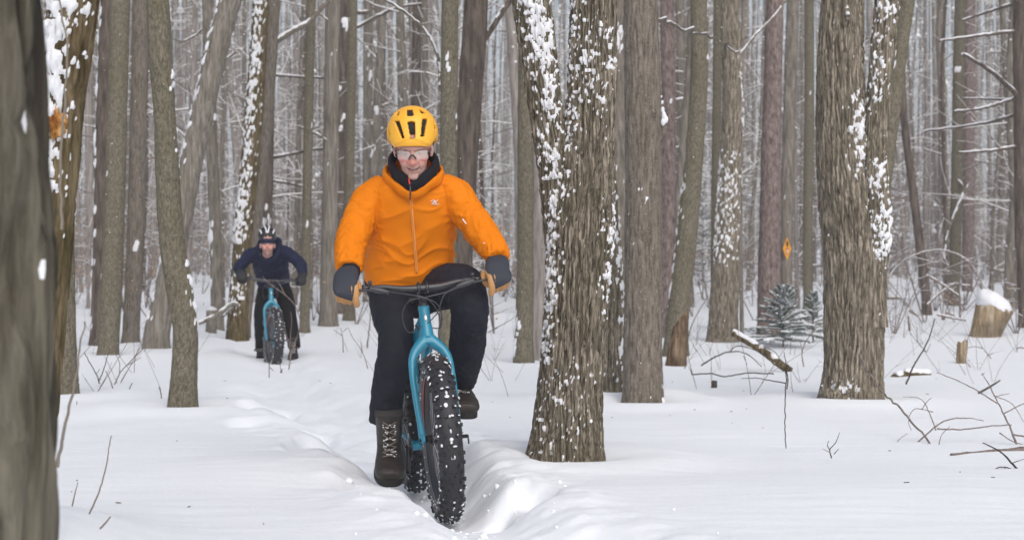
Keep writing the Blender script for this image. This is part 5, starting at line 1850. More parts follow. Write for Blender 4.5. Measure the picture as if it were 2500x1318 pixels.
# ---- the cyclist in orange
wl1 = BIKE1.grip[-1][0] * 0.44 + BIKE1.grip[-1][1] * 0.56
wr1 = BIKE1.grip[1][0] * 0.44 + BIKE1.grip[1][1] * 0.56
WL = P(853, 668, wl1[1] + 0.075)
WR = P(1215, 640, wr1[1] + 0.075)
pl, pr = BIKE1.pedal[-1], BIKE1.pedal[1]
AL = pl + np.array([-0.035, 0.070, 0.142])
AR = pr + np.array([0.040, 0.030, 0.142])
ylean = math.radians(4)
SPEC1 = dict(
    yaw=math.radians(3), pelvis=(990, 700, 8.46), seed=2.0, jacket=M['orange'], pants=M['pants'], fold=(0.0065, 0.0095),
    head=(1009, 365, 8.03), head_fwd=np.array([0.02, -1.0, -0.40]), head_right=np.array([1.0, 0.03, 0.02]), stubble=(0.34, 0.27, 0.25, 0.45), head_scale=1.06,
    torso=[(1000, 684, 8.38, 0.200, 0.135), (999, 664, 8.37, 0.217, 0.150), (1003, 610, 8.33, 0.216, 0.152), (1007, 545, 8.27, 0.213, 0.146), (1008, 490, 8.21, 0.212, 0.135), (1008, 455, 8.19, 0.196, 0.118), (1008, 430, 8.18, 0.145, 0.098), (1008, 412, 8.17, 0.098, 0.085)],
    armL=[(945, 452, 8.20, 0.070, 0.080), (912, 482, 8.19, 0.084, 0.090), (882, 530, 8.15, 0.080, 0.084), (861, 580, 8.08, 0.075, 0.078), (853, 618, 8.00, 0.068, 0.070), (853, 644, 7.95, 0.064, 0.062), (852, 657, 7.925, 0.058, 0.056)],
    armR=[(1072, 452, 8.20, 0.070, 0.080), (1108, 478, 8.19, 0.084, 0.090), (1142, 522, 8.16, 0.077, 0.082), (1172, 562, 8.10, 0.074, 0.076), (1198, 598, 8.03, 0.068, 0.068), (1211, 620, 7.98, 0.060, 0.059), (1215, 631, 7.955, 0.055, 0.053)],
    hips=[(992, 770, 8.40, 0.085, 0.075), (995, 735, 8.41, 0.175, 0.115), (993, 700, 8.42, 0.205, 0.130), (996, 660, 8.40, 0.190, 0.125), (998, 635, 8.38, 0.150, 0.100)],
    legL=[(945, 705, 8.42, 0.100, 0.110), (955, 755, 8.34, 0.101, 0.105), (966, 810, 8.25, 0.088, 0.098), (963, 860, 8.20, 0.082, 0.092), (953, 920, 8.21, 0.080, 0.088), (944, 980, 8.23, 0.077, 0.085), (940, 1036, 8.24, 0.076, 0.086)],
    legR=[(1050, 705, 8.42, 0.115, 0.115), (1095, 698, 8.24, 0.110, 0.108), (1136, 712, 8.05, 0.098, 0.098), (1147, 752, 8.02, 0.088, 0.094), (1144, 800, 8.10, 0.086, 0.092), (1139, 860, 8.22, 0.084, 0.090), (1134, 905, 8.31, 0.070, 0.086), (1132, 928, 8.35, 0.060, 0.080)],
    boot_scale=1.2, wristL=WL, wristR=WR, ankleL=AL, ankleR=AR, toeL=np.array([0.10, -1.0, -0.22]), toeR=np.array([0.22, -1.0, -0.10]),
)
RIDER1, HR1, HO1, HS1, LAT1 = person('cyclist in orange jacket and yellow helmet riding toward the camera', SPEC1, BIKE1)
helmet(RIDER1, frame_from([1, 0.03, 0.015], [0.02, -1.0, 0.0]), P(1007, 326, 8.06), M['yellow'], wide=1.16)
hb1 = np.array([0.0, -1.0, 0.0])
glove(RIDER1, *BIKE1.grip[-1], WL, -1, None, np.array([0.05, -1.0, 0.0]), M['glove_tan'], M['glove_back'], True, 1.2)
glove(RIDER1, *BIKE1.grip[1], WR, 1, None, np.array([0.05, -1.0, 0.0]), M['glove_tan'], M['glove_back'], True, 1.2)


def collar(parent, name, mat, cpts, rad, flat, seed):
    """Soft roll of cloth round the neck through cpts (closed loop)."""
    c = np.array(cpts + cpts[:3])
    q = spline(c, 90)
    n0, n1 = 90 * 1 // (len(c) - 1), 0
    d = np.linalg.norm(q - c[1], axis=1)
    i0 = int(np.argmin(np.where(np.arange(90) < 45, d, 9)))
    i1 = int(np.argmin(np.where(np.arange(90) >= 45, d, 9)))
    q = q[i0:i1]
    T = np.roll(q, -1, 0) - np.roll(q, 1, 0)
    T /= np.linalg.norm(T, axis=1, keepdims=True)
    ctr = q.mean(0)
    out = q - ctr
    out -= T * np.sum(out * T, 1)[:, None]
    out /= np.linalg.norm(out, axis=1, keepdims=True)
    upv = np.cross(T, out)
    th = np.arange(16) / 16 * 2 * math.pi
    R = q[:, None] + out[:, None] * (np.cos(th) * rad * flat)[None, :, None] + upv[:, None] * (np.sin(th) * rad)[None, :, None]
    nk = len(q)
    f = np.stack([(np.arange(nk)[:, None] * 16 + np.arange(16)), (np.arange(nk)[:, None] * 16 + (np.arange(16) + 1) % 16),
                  ((np.arange(nk)[:, None] + 1) % nk * 16 + (np.arange(16) + 1) % 16), ((np.arange(nk)[:, None] + 1) % nk * 16 + np.arange(16))], -1).reshape(-1, 4)
    V = R.reshape(-1, 3)
    n = vnormals(V, [f])
    V = V + n * (0.006 * fbm(V[:, 0] * 22 + seed, V[:, 1] * 22, V[:, 2] * 22, 2))[:, None]
    return mk(name, V, [f], mat, parent)


jk1 = [c for c in RIDER1.children if c.name.startswith('jacket')][0]
collar(RIDER1, 'hood', M['hood'], [P(1009, 452, 8.015), P(974, 430, 8.03), P(955, 402, 8.10), P(963, 382, 8.19), P(1008, 370, 8.26), P(1054, 382, 8.19), P(1064, 402, 8.10), P(1045, 429, 8.03)], 0.031, 0.50, 1.0)
collar(jk1, 'collar', M['orange'], [P(1004, 478, 8.035), P(966, 456, 8.05), P(940, 428, 8.12), P(950, 408, 8.21), P(1008, 396, 8.29), P(1068, 408, 8.21), P(1079, 427, 8.12), P(1048, 455, 8.05)], 0.025, 0.42, 2.0)
# zip, pull, chest emblem, sleeve tag
jv = SPEC1['_jv']
zp = snap(jv, [P(1003 + 12 * t, 470 + 196 * t, 8.1) for t in np.linspace(0, 1, 16)], 0.003)
zp[:, 1] = np.convolve(np.pad(zp[:, 1], 2, 'edge'), np.ones(5) / 5, 'valid')
V, f = ribbon(zp, 0.013, LAT1, 0.004)
mk('zip', V, f, M['orange_zip'], jk1)
V, f = ribbon(zp - np.array([0, 0.0012, 0]), 0.0035, LAT1, 0.002)
mk('zip_teeth', V, f, M['orange'], jk1)
V, f = tube([P(1001, 452, 7.985), P(1002, 470, 7.975), P(1001, 486, 8.02)], [0.003, 0.004, 0.003], 8, 8)
mk('zip_pull', V, f, M['blackplastic'], jk1)
V, f = tube([P(998, 436, 7.99), P(1000, 450, 7.984)], [0.0035, 0.0035], 5, 8)
mk('inner_zip_pull', V, f, M['redtape'], jk1)
em = Buf()
strokes = [[(1052, 492), (1058, 489), (1064, 491), (1071, 488)], [(1056, 496), (1062, 493), (1067, 495)], [(1054, 500), (1058, 496), (1061, 501)], [(1064, 496), (1068, 500), (1072, 497)], [(1059, 489), (1062, 495), (1064, 500)]]
for st_ in strokes:
    q = snap(jv, [P(x, y, 8.1) for x, y in st_], 0.002)
    q[:, 1] = q[:, 1].mean() - 0.001
    em.add(*tube(q, 0.0015, 12, 6))
mk('emblem', *em.get(), M['white'], jk1)
q = snap(jv, [P(1130, 535, 8.1), P(1134, 541, 8.1), P(1139, 547, 8.1)], 0.002)
mk('sleeve_mark', *tube(q, 0.0030, 8, 6), M['white'], jk1)
for sm in ([(930, 452), (924, 485), (921, 520), (915, 556)], [(1084, 450), (1094, 485), (1100, 515), (1108, 540)], [(925, 560), (935, 600), (930, 640)], [(1100, 560), (1094, 600), (1096, 635)]):
    q = snap(jv, [P(x, y, 8.1) for x, y in sm], 0.0005)
    V, f = tube(q, 0.0016, 24, 6)
    mk('seam', V, f, M['orange'], jk1)
# glasses
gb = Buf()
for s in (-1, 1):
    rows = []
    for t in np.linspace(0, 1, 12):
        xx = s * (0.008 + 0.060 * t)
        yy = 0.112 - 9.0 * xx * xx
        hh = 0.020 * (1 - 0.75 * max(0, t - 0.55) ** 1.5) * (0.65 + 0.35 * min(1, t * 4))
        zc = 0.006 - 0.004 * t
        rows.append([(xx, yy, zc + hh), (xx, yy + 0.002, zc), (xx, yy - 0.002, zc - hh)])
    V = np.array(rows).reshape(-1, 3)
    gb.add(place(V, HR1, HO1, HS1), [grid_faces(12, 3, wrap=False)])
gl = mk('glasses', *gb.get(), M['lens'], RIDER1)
nb = Buf()
nb.add(*tube([(-0.016, 0.110, -0.010), (-0.008, 0.120, 0.006), (0, 0.123, 0.012), (0.008, 0.120, 0.006), (0.016, 0.110, -0.010)], [0.003, 0.0038, 0.0045, 0.0038, 0.003], 20, 8))
for s in (-1, 1):
    nb.add(*tube([(s * 0.066, 0.076, 0.006), (s * 0.078, 0.04, 0.006), (s * 0.082, -0.01, 0.002)], [0.003, 0.0025, 0.0025], 10, 6))
V, f = nb.get()
mk('glasses_frame', place(V, HR1, HO1, HS1), f, M['blackplastic'], gl)
for s in (-1, 1):
    V, f = ellipsoid((s * 0.031, 0.070, 0.009), (0.012, 0.012, 0.0055), 16, 12)
    mk('eye', place(V, HR1, HO1, HS1), f, M['eye'], RIDER1)
    V, f = ellipsoid((s * 0.031, 0.0805, 0.007), (0.0055, 0.003, 0.0055), 12, 8)
    mk('iris', place(V, HR1, HO1, HS1), f, M['black_liner'], RIDER1)

# ---- the cyclist in navy
D2 = BIKE2.grip[-1][0][1]
g2l = BIKE2.grip[-1][0] * 0.44 + BIKE2.grip[-1][1] * 0.56
g2r = BIKE2.grip[1][0] * 0.44 + BIKE2.grip[1][1] * 0.56
WL2 = g2l + np.array([-0.03, 0.07, 0.055])
WR2 = g2r + np.array([0.03, 0.07, 0.055])


def toP(w):
    return (1250 + w[0] / w[1] * F, HY - (w[2] - CAMZ) / w[1] * F, w[1])


tl, tr = toP(WL2), toP(WR2)
AL2 = P(637, 852, 20.75)
AR2 = P(716, 852, 20.35)
SPEC2 = dict(
    yaw=math.radians(10), pelvis=(672, 690, 21.0), seed=7.0, jacket=M['navy'], pants=M['pants2'], fold=(0.010, 0.012), vox=0.013, hvox=0.005,
    neck=((0, -0.08, -0.09), (0, -0.17, -0.13)), head=(653, 599, 20.16), head_fwd=np.array([0.16, -1.0, 0.02]), head_right=np.array([1.0, 0.15, 0.0]), stubble=(0.10, 0.065, 0.05, 0.85), head_scale=1.04,
    torso=[(668, 704, 20.95, 0.17, 0.12), (667, 688, 20.92, 0.195, 0.14), (664, 665, 20.80, 0.200, 0.145), (660, 640, 20.62, 0.215, 0.140), (657, 622, 20.47, 0.225, 0.120), (656, 607, 20.40, 0.185, 0.100), (655, 598, 20.37, 0.105, 0.085)],
    armL=[(630, 613, 20.45, 0.07, 0.08), (612, 622, 20.42, 0.078, 0.082), (596, 638, 20.35, 0.070, 0.072), (583, 655, 20.22, 0.066, 0.066), (588, 666, 20.10, 0.058, 0.058), ((tl[0] + 588) / 2, (tl[1] + 668) / 2, tl[2] + 0.10, 0.052, 0.052), (tl[0], tl[1], tl[2], 0.046, 0.046)],
    armR=[(684, 613, 20.45, 0.07, 0.08), (702, 619, 20.43, 0.078, 0.082), (720, 632, 20.40, 0.070, 0.072), (735, 648, 20.32, 0.066, 0.066), (738, 662, 20.22, 0.058, 0.058), ((tr[0] + 738) / 2, (tr[1] + 664) / 2, tr[2] + 0.08, 0.052, 0.052), (tr[0], tr[1], tr[2], 0.046, 0.046)],
    hips=[(672, 728, 20.95, 0.10, 0.09), (671, 715, 20.96, 0.175, 0.13), (670, 700, 20.97, 0.195, 0.14), (669, 682, 20.95, 0.165, 0.12)],
    legL=[(650, 712, 20.96, 0.105, 0.115), (644, 740, 20.80, 0.105, 0.110), (640, 772, 20.66, 0.100, 0.105), (640, 805, 20.68, 0.092, 0.098), (640, 838, 20.74, 0.085, 0.092), (640, 858, 20.76, 0.086, 0.09)],
    legR=[(692, 712, 20.96, 0.105, 0.115), (699, 740, 20.80, 0.105, 0.110), (704, 772, 20.62, 0.098, 0.104), (711, 805, 20.48, 0.088, 0.094), (717, 835, 20.40, 0.078, 0.086), (719, 850, 20.37, 0.076, 0.084)],
    wristL=WL2, wristR=WR2, ankleL=AL2, ankleR=AR2, toeL=np.array([0.2, -1.0, -0.05]), toeR=np.array([0.12, -1.0, -0.25]), bootmat=M['sole'],
)
RIDER2, HR2, HO2, HS2, LAT2 = person('bearded cyclist in navy jacket and black helmet pushing up behind', SPEC2, BIKE2)
helmet(RIDER2, frame_from([1, 0.15, 0.0], [0.16, -1.0, 0.12]), P(652, 578, 20.24), M['dark_helmet'], (0.108, 0.150, 0.125), False, [(-0.30, -0.06), (0.30, 0.06), (-0.80, -0.62), (0.80, 0.62)], 1.25, False)  # inner stripe pair is white print, outer pair paints highlights of the glossy shell
glove(RIDER2, *BIKE2.grip[-1], WL2, -1, None, np.array([0.2, -1.0, 0.0]), M['glove_black'], M['glove_black'], False, 1.12)
glove(RIDER2, *BIKE2.grip[1], WR2, 1, None, np.array([0.2, -1.0, 0.0]), M['glove_black'], M['glove_black'], False, 1.12)
# dark headband under the helmet and a soft hood round the neck
rows = []
for zz, k in ((0.020, 1.0), (0.035, 1.035), (0.06, 1.02), (0.075, 0.96)):
    th = np.arange(32) / 32 * 2 * math.pi
    rows.append(place(np.stack([0.082 * k * np.cos(th), 0.004 + 0.100 * k * np.sin(th), np.full(32, zz)], -1), HR2, HO2, HS2))
V, f = loft(np.array(rows))
mk('headband', V, f, M['navy'], RIDER2)
collar(RIDER2, 'hood', M['navy'], [P(654, 638, 20.24), P(638, 628, 20.27), P(631, 609, 20.34), P(636, 592, 20.42), P(656, 586, 20.50), P(682, 588, 20.42), P(680, 609, 20.34), P(670, 628, 20.27)], 0.042, 0.7, 3.0)
for s in (-1, 1):
    V, f = ellipsoid((s * 0.031, 0.070, 0.009), (0.012, 0.012, 0.006), 12, 8)
    mk('eye', place(V, HR2, HO2, HS2), f, M['eye'], RIDER2)
    V, f = ellipsoid((s * 0.031, 0.081, 0.008), (0.0055, 0.003, 0.005), 10, 6)
    mk('iris', place(V, HR2, HO2, HS2), f, M['black_liner'], RIDER2)
# ------------------------------------------------------------------ stumps, fallen wood, saplings, sign, spruce
M['rot'] = bark('rotten_split_wood', (0.045, 0.028, 0.016), (0.14, 0.095, 0.058), (0.30, 0.22, 0.15), 26, 0.12, (0.05, 0.03, 0.02), 0.8, None, 0.8, 0.01)


def on_ground(px, py):
    D = solveD(px, py)
    p = P(px, py, D)
    return p, D


def stick_group(name, label, cat, strokes, D=None, mat=None, group=None, snow=(), dpx=None, parts=None):
    """Twigs measured in the photograph at one distance; each stroke (pts, w0, w1[, depth change]) is a part."""
    x0, y0 = strokes[0][0][0]
    if D is None:
        D = solveD(x0, y0)
    base = P(x0, y0, D)
    root = thing(name, label, cat, (base[0], base[1], float(ground_z(base[0], base[1]))), group)
    for i, st in enumerate(strokes):
        pts, w0, w1 = st[:3]
        dd = st[3] if len(st) > 3 else 0.0
        k = len(pts)
        W = np.array([P(x, y, D + dd * j / max(1, k - 1)) for j, (x, y) in enumerate(pts)])
        nm = (parts[i] if parts else ('stem' if i == 0 else 'twig'))
        add_branch(root, W, max(0.0012, 0.78 * w0 / 2 / F * D), max(0.0008, 0.62 * w1 / 2 / F * D), mat or M['twig_dark'], i in snow, 0.85, nm)
    return root


def stump(name, label, px, py, ptop, w0, w1, lean, mat, cap=0.0, jag=0.04, D=None, seed=1.0, tilt=0.0):
    D = D or solveD(px, py)
    b0 = P(px, py, D)
    gz = float(ground_z(b0[0], b0[1]))
    t0 = P(px + lean, ptop, D)
    root = thing(name, label, 'stump', (b0[0], b0[1], gz))
    n, K = 40, 14
    th = np.arange(n) / n * 2 * math.pi
    rings = []
    for i in range(K):
        t = i / (K - 1)
        c = (b0 + [0, 0, -0.25]) * (1 - t) + t0 * t if i else b0 + [0, 0, -0.3]
        r = (w0 * (1 - t) + w1 * t) / 2 / F * D * (1 + 0.08 * noise3(np.cos(th) * 2 + seed, np.sin(th) * 2, t * 2) + 0.05 * noise3(np.cos(th) * 6, np.sin(th) * 6 + seed, t * 2))
        z = c[2] + (jag * (noise3(np.cos(th) * 2.5 + seed, np.sin(th) * 2.5, 3.0) + 0.9 * noise3(np.cos(th) * 7 + seed, np.sin(th) * 7, 1.0) + 0.3 * np.cos(th)) - tilt * np.cos(th) if i == K - 1 else (-tilt * np.cos(th) * t**3))
        rings.append(np.stack([c[0] + r * np.cos(th), c[1] - r * np.sin(th), np.broadcast_to(z, (n,))], -1))
    V, f = loft(np.array(rings))
    mk('wood', V, f, mat, root)
    if cap:
        rw = w1 / 2 / F * D
        U, ff = ellipsoid((0, 0, 0), (1, 1, 1), 28, 18)
        U = U * (1 + 0.10 * fbm(U[:, 0] * 2 + seed, U[:, 1] * 2, U[:, 2] * 2, 2))[:, None]
        U[:, 2] = np.where(U[:, 2] < 0, U[:, 2] * 0.35, U[:, 2])
        U = U * np.array([rw * 0.98, rw * 1.0, cap]) + t0
        U[:, 2] += -tilt * (U[:, 0] - t0[0]) / rw
        U[:, 0] -= 0.25 * rw * sstep(t0[2], t0[2] + cap, U[:, 2])
        mk('snow_cap', U, ff, M['clump'], root)
    return root


stump('leaning_stump', 'big leaning sawn stump with pale torn wood and a snow cap', 2390, 820, 752, 72, 84, 38, M['wood'], 0.27, 0.07, seed=3.0, tilt=0.07)
stump('small_stump', 'small broken orange stump poking from the snow below the leaning stump', 2342, 884, 836, 22, 26, 8, M['wood'], 0.0, 0.06, seed=5.0)
stump('post_stump', 'short grey stump with a snow cap beside the bent trunk', 515, 812, 757, 27, 26, 2, M['grey'], 0.06, 0.01, seed=7.0)
stump('torn_stump', 'torn stump with split orange wood leaning at the foot of a smooth trunk', 1643, 892, 786, 62, 36, 18, M['rot'], 0.0, 0.13, seed=9.0, tilt=-0.05)
stump('wood_stub', 'small dark wood stub alone in the snow near the brownish-grey trunk', 1741, 944, 930, 18, 14, 3, M['twig_dark'], 0.0, 0.015, seed=11.0)


def log(label, pts, w0, w1, D=None, mat=None, snowcap=True, name='fallen_log'):
    D = D or solveD(*pts[0])
    W = np.array([P(x, y, D + 0.15 * i) for i, (x, y) in enumerate(pts)])
    root = thing(name, label, 'log', (W[0, 0], W[0, 1], float(ground_z(W[0, 0], W[0, 1]))))
    add_branch(root, W, w0 / 2 / F * D, w1 / 2 / F * D, mat or M['brown'], snowcap, 1.0, 'wood')
    return root


log('rotten log end sticking out of the snow beside the massive furrowed trunk', [(2184, 924), (2215, 916), (2266, 918)], 24, 26, None, M['brown'])
log('thick snowy branch lying slanted with its end in the air near the spruce', [(1928, 906), (1890, 878), (1845, 845), (1790, 812)], 22, 17, None, M['brown'], True, 'fallen_branch')
log('snow-loaded fallen branch bent like an elbow beside the second cyclist', [(480, 792), (530, 768), (570, 742), (588, 752), (602, 778)], 10, 12, 24.0, M['grey'], True, 'fallen_branch')
log('thin snowy limb crossing above the bent elbow branch', [(545, 772), (566, 754), (590, 764), (604, 772)], 7, 7, 24.2, M['grey'], True, 'fallen_branch')
log('bare fallen limb lying on the snow at the lower right picture edge', [(2322, 1110), (2400, 1106), (2520, 1098)], 8, 22, None, M['twig'], False, 'fallen_branch')
log('long horizontal snow-dusted pole far back under the trail sign', [(1945, 648), (1990, 649), (2060, 650)], 6, 6, 36.0, M['dist'], True, 'fallen_branch')
log('low snow-covered log half buried far back beside the leaning stump', [(2160, 730), (2185, 728), (2215, 734)], 10, 10, None, M['brown'], True)

T1_ = [((2290, 1102), (2240, 1045), (2190, 990), (2150, 950), (2118, 900), (2095, 865))]
stick_group('fallen_branch', 'long slanting bare stick leaning from the massive trunk down to the snow', 'branch', [
    ([(2286, 1102), (2240, 1045), (2190, 990), (2150, 950), (2118, 905), (2098, 868)], 6, 9, 1.2), ([(2140, 938), (2126, 916), (2118, 930)], 4, 2), ([(2290, 1100), (2300, 1060), (2320, 1040)], 3, 2)], D=9.6, mat=M['twig'], parts=['stem', 'twig', 'twig'])
stick_group('twiggy_branch', 'arching twiggy branch tangled low beside the slanting stick', 'branch', [
    ([(2230, 1090), (2262, 1060), (2300, 1030), (2360, 1020), (2400, 1026)], 6, 3), ([(2285, 1050), (2270, 1010), (2250, 975), (2205, 968)], 4, 2), ([(2278, 1005), (2230, 1000), (2218, 1030), (2225, 1050)], 3, 2), ([(2288, 1046), (2340, 1048), (2420, 1040), (2470, 1036)], 5, 4), ([(2250, 1000), (2268, 975), (2275, 970)], 3, 2),
    ([(2182, 1090), (2200, 1068), (2215, 1058)], 3, 2), ([(2216, 1085), (2228, 1095)], 5, 4)], D=9.8, mat=M['twig'])
stick_group('dry_shrub', 'dry forked shrub at the right picture edge above the bare limb', 'shrub', [
    ([(2482, 1084), (2460, 1030), (2430, 970), (2410, 930), (2398, 912)], 7, 3), ([(2435, 985), (2380, 950), (2330, 925), (2286, 908)], 4, 3), ([(2428, 968), (2465, 960)], 3, 2), ([(2450, 1010), (2500, 985), (2540, 975)], 4, 3), ([(2470, 1060), (2510, 1068), (2540, 1090)], 6, 5), ([(2440, 1056), (2475, 1078), (2500, 1085)], 4, 3), ([(2396, 915), (2404, 910)], 3, 3),
    ([(2425, 965), (2470, 985), (2500, 1030)], 3, 2)], D=9.7, mat=M['twig'])
stick_group('dead_branch', 'dark many-forked dead branch poking from the snow below the bare limb', 'branch', [
    ([(2540, 1170), (2490, 1150), (2470, 1130), (2450, 1108), (2400, 1080)], 9, 4), ([(2492, 1150), (2440, 1140), (2405, 1158), (2350, 1145)], 4, 2), ([(2428, 1146), (2424, 1190)], 4, 2), ([(2455, 1138), (2444, 1190)], 3, 2), ([(2505, 1155), (2478, 1185), (2470, 1200)], 4, 3), ([(2470, 1130), (2500, 1120)], 3, 2), ([(2405, 1158), (2402, 1165)], 3, 2)], D=8.3)
stick_group('upright_stick', 'thin upright dark stick with a side twig in front of the slanted snowy branch', 'stick', [
    ([(1919, 1094), (1917, 1040), (1917, 980), (1919, 930), (1917, 905)], 3, 4.5), ([(1918, 935), (1880, 928), (1840, 922), (1810, 924)], 4, 2), ([(1921, 950), (1924, 925), (1920, 905)], 4, 4), ([(1922, 900), (1916, 870), (1914, 858)], 3, 2)])
stick_group('fallen_twig', 'thin dark twig lying flat across the snow beside the upright stick', 'twig', [
    ([(1688, 914), (1730, 912), (1765, 918), (1810, 912), (1890, 912)], 4, 5), ([(1690, 914), (1682, 895)], 3, 2)], D=15.6)
stick_group('arched_twig', 'arched dark twig springing from the slanted snowy branch', 'twig', [
    ([(1712, 892), (1745, 872), (1785, 858), (1820, 862), (1860, 895)], 5, 3), ([(1782, 858), (1795, 846), (1830, 850), (1890, 880), (1905, 885)], 3, 2), ([(1815, 868), (1824, 890)], 2, 2), ([(1860, 845), (1890, 858), (1908, 880)], 3, 2)], D=17.0)
stick_group('dark_stick', 'straight dark stick leaning upward beside the rotten log end', 'stick', [
    ([(2212, 938), (2232, 890), (2262, 840), (2275, 805), (2282, 778)], 6, 4)], D=14.3)
stick_group('short_stick', 'short dark stick lying tilted on the snow below the small stump', 'stick', [
    ([(2388, 960), (2415, 945), (2442, 928)], 8, 6)], D=13.6)
stick_group('small_sapling', 'tiny forked sapling alone in open snow right of the double-stemmed tree', 'sapling', [
    ([(2030, 1118), (2026, 1098), (2040, 1080), (2050, 1055)], 4, 2), ([(2027, 1100), (2020, 1085), (2024, 1075)], 3, 2), ([(2036, 1108), (2048, 1095)], 3, 2), ([(2024, 1103), (2008, 1095)], 2, 1.5)], mat=M['twig_dark'])
for i, (lab, st) in enumerate([
    ('forked bare sapling in the snow near the blurred foreground trunk', [([(243, 940), (238, 920), (222, 890), (205, 860)], 4, 3), ([(241, 930), (252, 905), (262, 870), (268, 850)], 4, 2), ([(236, 912), (244, 900)], 2, 2)]),
    ('taller forked sapling next to the pale olive trunk cluster', [([(278, 942), (292, 912), (320, 880), (345, 855), (372, 822)], 4, 3), ([(292, 912), (290, 880), (275, 855)], 3, 2), ([(310, 892), (345, 872)], 2, 2), ([(330, 868), (340, 850)], 2, 2)]),
    ('short broken twig between the two forked saplings', [([(276, 950), (268, 925), (258, 905)], 4, 3)]),
    ('tiny upright twig just beyond the forked saplings', [([(313, 958), (320, 940), (323, 935)], 4, 3)]),
    ('hook-topped little twig in front of the bent trunk', [([(394, 980), (393, 960), (388, 944)], 4, 4)]),
    ('tiny twig close to the smooth olive trunk foot', [([(187, 990), (188, 978)], 3, 3)]),
    ('thin upright twig in front of the second cyclist\'s wheel', [([(657, 922), (657, 890), (656, 862)], 3, 3), ([(657, 895), (668, 905)], 2, 2)]),
    ('reddish forked sapling crossing in front of the second cyclist', [([(705, 902), (712, 860), (722, 830), (735, 790)], 4, 3), ([(709, 878), (708, 830), (712, 780), (710, 760)], 3, 2), ([(735, 790), (720, 745), (690, 715), (665, 698), (640, 675)], 3, 3), ([(697, 722), (680, 690), (672, 680)], 3, 2), ([(708, 850), (695, 800)], 2, 2)]),
    ('low brown twig clump below the second cyclist', [([(686, 910), (688, 900)], 8, 5), ([(686, 905), (682, 880)], 2, 2)]),
    ('leafless twig between the second cyclist and the main cyclist\'s leg', [([(838, 860), (836, 820), (832, 800)], 3, 2), ([(836, 820), (815, 805)], 2, 2), ([(838, 810), (848, 800)], 2, 2)]),
    ('slender stem beside the main cyclist\'s knee', [([(896, 850), (902, 800), (906, 750)], 5, 4)]),
    ('sprawling thin twig under the main cyclist\'s glove', [([(898, 900), (885, 860), (862, 825), (850, 800)], 3, 2), ([(885, 862), (882, 835)], 2, 2)]),
    ('spidery twig spray between the main cyclist\'s knee and the touching pair', [([(1190, 812), (1230, 790), (1256, 775)], 3, 2), ([(1190, 815), (1205, 825), (1212, 832)], 3, 2), ([(1192, 814), (1225, 845), (1240, 852)], 2, 2), ([(1205, 805), (1215, 800)], 2, 2), ([(1228, 848), (1232, 812)], 2, 2)]),
    ('thin leaning twig beside the snow-flecked furrowed trunk', [([(1678, 828), (1695, 780), (1715, 745), (1728, 722)], 4, 3)]),
    ('thin bent twig before the massive trunk, right of the spruce', [([(1962, 895), (1958, 858), (1985, 810), (2012, 785)], 4, 3), ([(1958, 858), (1954, 835)], 2, 2)]),
    ('small leaning twig above the short dark stick', [([(2260, 740), (2262, 700), (2268, 640)], 4, 3)]),
    ('brittle twig fan near the small broken stump', [([(2420, 875), (2400, 850), (2385, 825)], 3, 2), ([(2400, 850), (2378, 846), (2355, 852)], 3, 2), ([(2412, 868), (2425, 862)], 3, 2)]),
    ('wavy dark twig at the picture edge beside the leaning stump', [([(2440, 852), (2470, 856), (2490, 848), (2520, 862)], 5, 4)]),
    ('thin twig pair in snow left of the small broken stump', [([(2262, 860), (2240, 835), (2222, 812)], 3, 2), ([(2240, 835), (2238, 800)], 2, 2), ([(2262, 860), (2272, 838)], 2, 2)]),
    ('dark stub of a sapling behind the twig pair', [([(2221, 808), (2219, 790), (2217, 770)], 8, 6)]),
]):
    D = solveD(*st[0][0][0])
    stick_group('sapling', lab, 'sapling', st, D=min(D, 19.0) if 'second cyclist' in lab and 'below' not in lab else D, mat=M['twig'] if i % 3 else M['twig_dark'], group='saplings and twigs poking from the snow')

# stems close to the camera on the left
for lab, st, D in (('long blurred dry stem curving up beside the foreground trunk', [([(140, 1140), (160, 1030), (180, 940), (195, 850), (208, 785)], 12, 6)], 4.6),
                   ('pale dry grass stem standing in the near snow', [([(218, 1254), (245, 1190), (262, 1120), (271, 1064)], 6, 4)], 5.9),
                   ('short thin dry stem beside the near snow mound', [([(176, 1235), (184, 1200), (190, 1176)], 5, 3)], 5.9),
                   ('short slanted dry stem at the lower corner of the snow', [([(244, 1290), (258, 1275), (270, 1260)], 7, 5)], 5.8),
                   ('thin grey-brown vine hanging before the snow-plastered leaning trunk', [([(150, 560), (148, 380), (160, 220), (162, 100), (140, -20)], 9, 7)], 4.9)):
    stick_group('dry_weed', lab, 'stem', st, D=D, mat=M['straw'], group='dry stems close to the camera')

# arched branch under snow and the fallen crown far right
stick_group('arched_branch', 'arched sapling bent to the ground under snow, far right', 'branch', [([(2160, 690), (2190, 650), (2240, 620), (2300, 610), (2350, 628), (2385, 665), (2402, 700)], 4, 5)], D=26.0, mat=M['twig'], snow=(0,))
stick_group('fallen_branch', 'broken crown of snowy crossed limbs lying behind the leaning stump', 'branch', [([(2264, 744), (2300, 712), (2335, 690)], 8, 7), ([(2262, 672), (2310, 700), (2340, 722)], 8, 7), ([(2318, 696), (2342, 692)], 7, 5), ([(2348, 696), (2375, 698)], 7, 5), ([(2320, 728), (2345, 740), (2358, 758)], 7, 5), ([(2344, 775), (2344, 722)], 8, 7)], D=28.0, mat=M['twig'], snow=(0, 1, 2, 3))
stick_group('fallen_branch', 'grey broken limbs lying flat on the snow before the mossy straight trunk', 'branch', [([(2288, 768), (2320, 775), (2358, 782)], 8, 6), ([(2310, 764), (2330, 770)], 6, 5), ([(2220, 758), (2230, 765), (2242, 772)], 8, 7)], D=24.0, mat=M['twig'], snow=(0,))

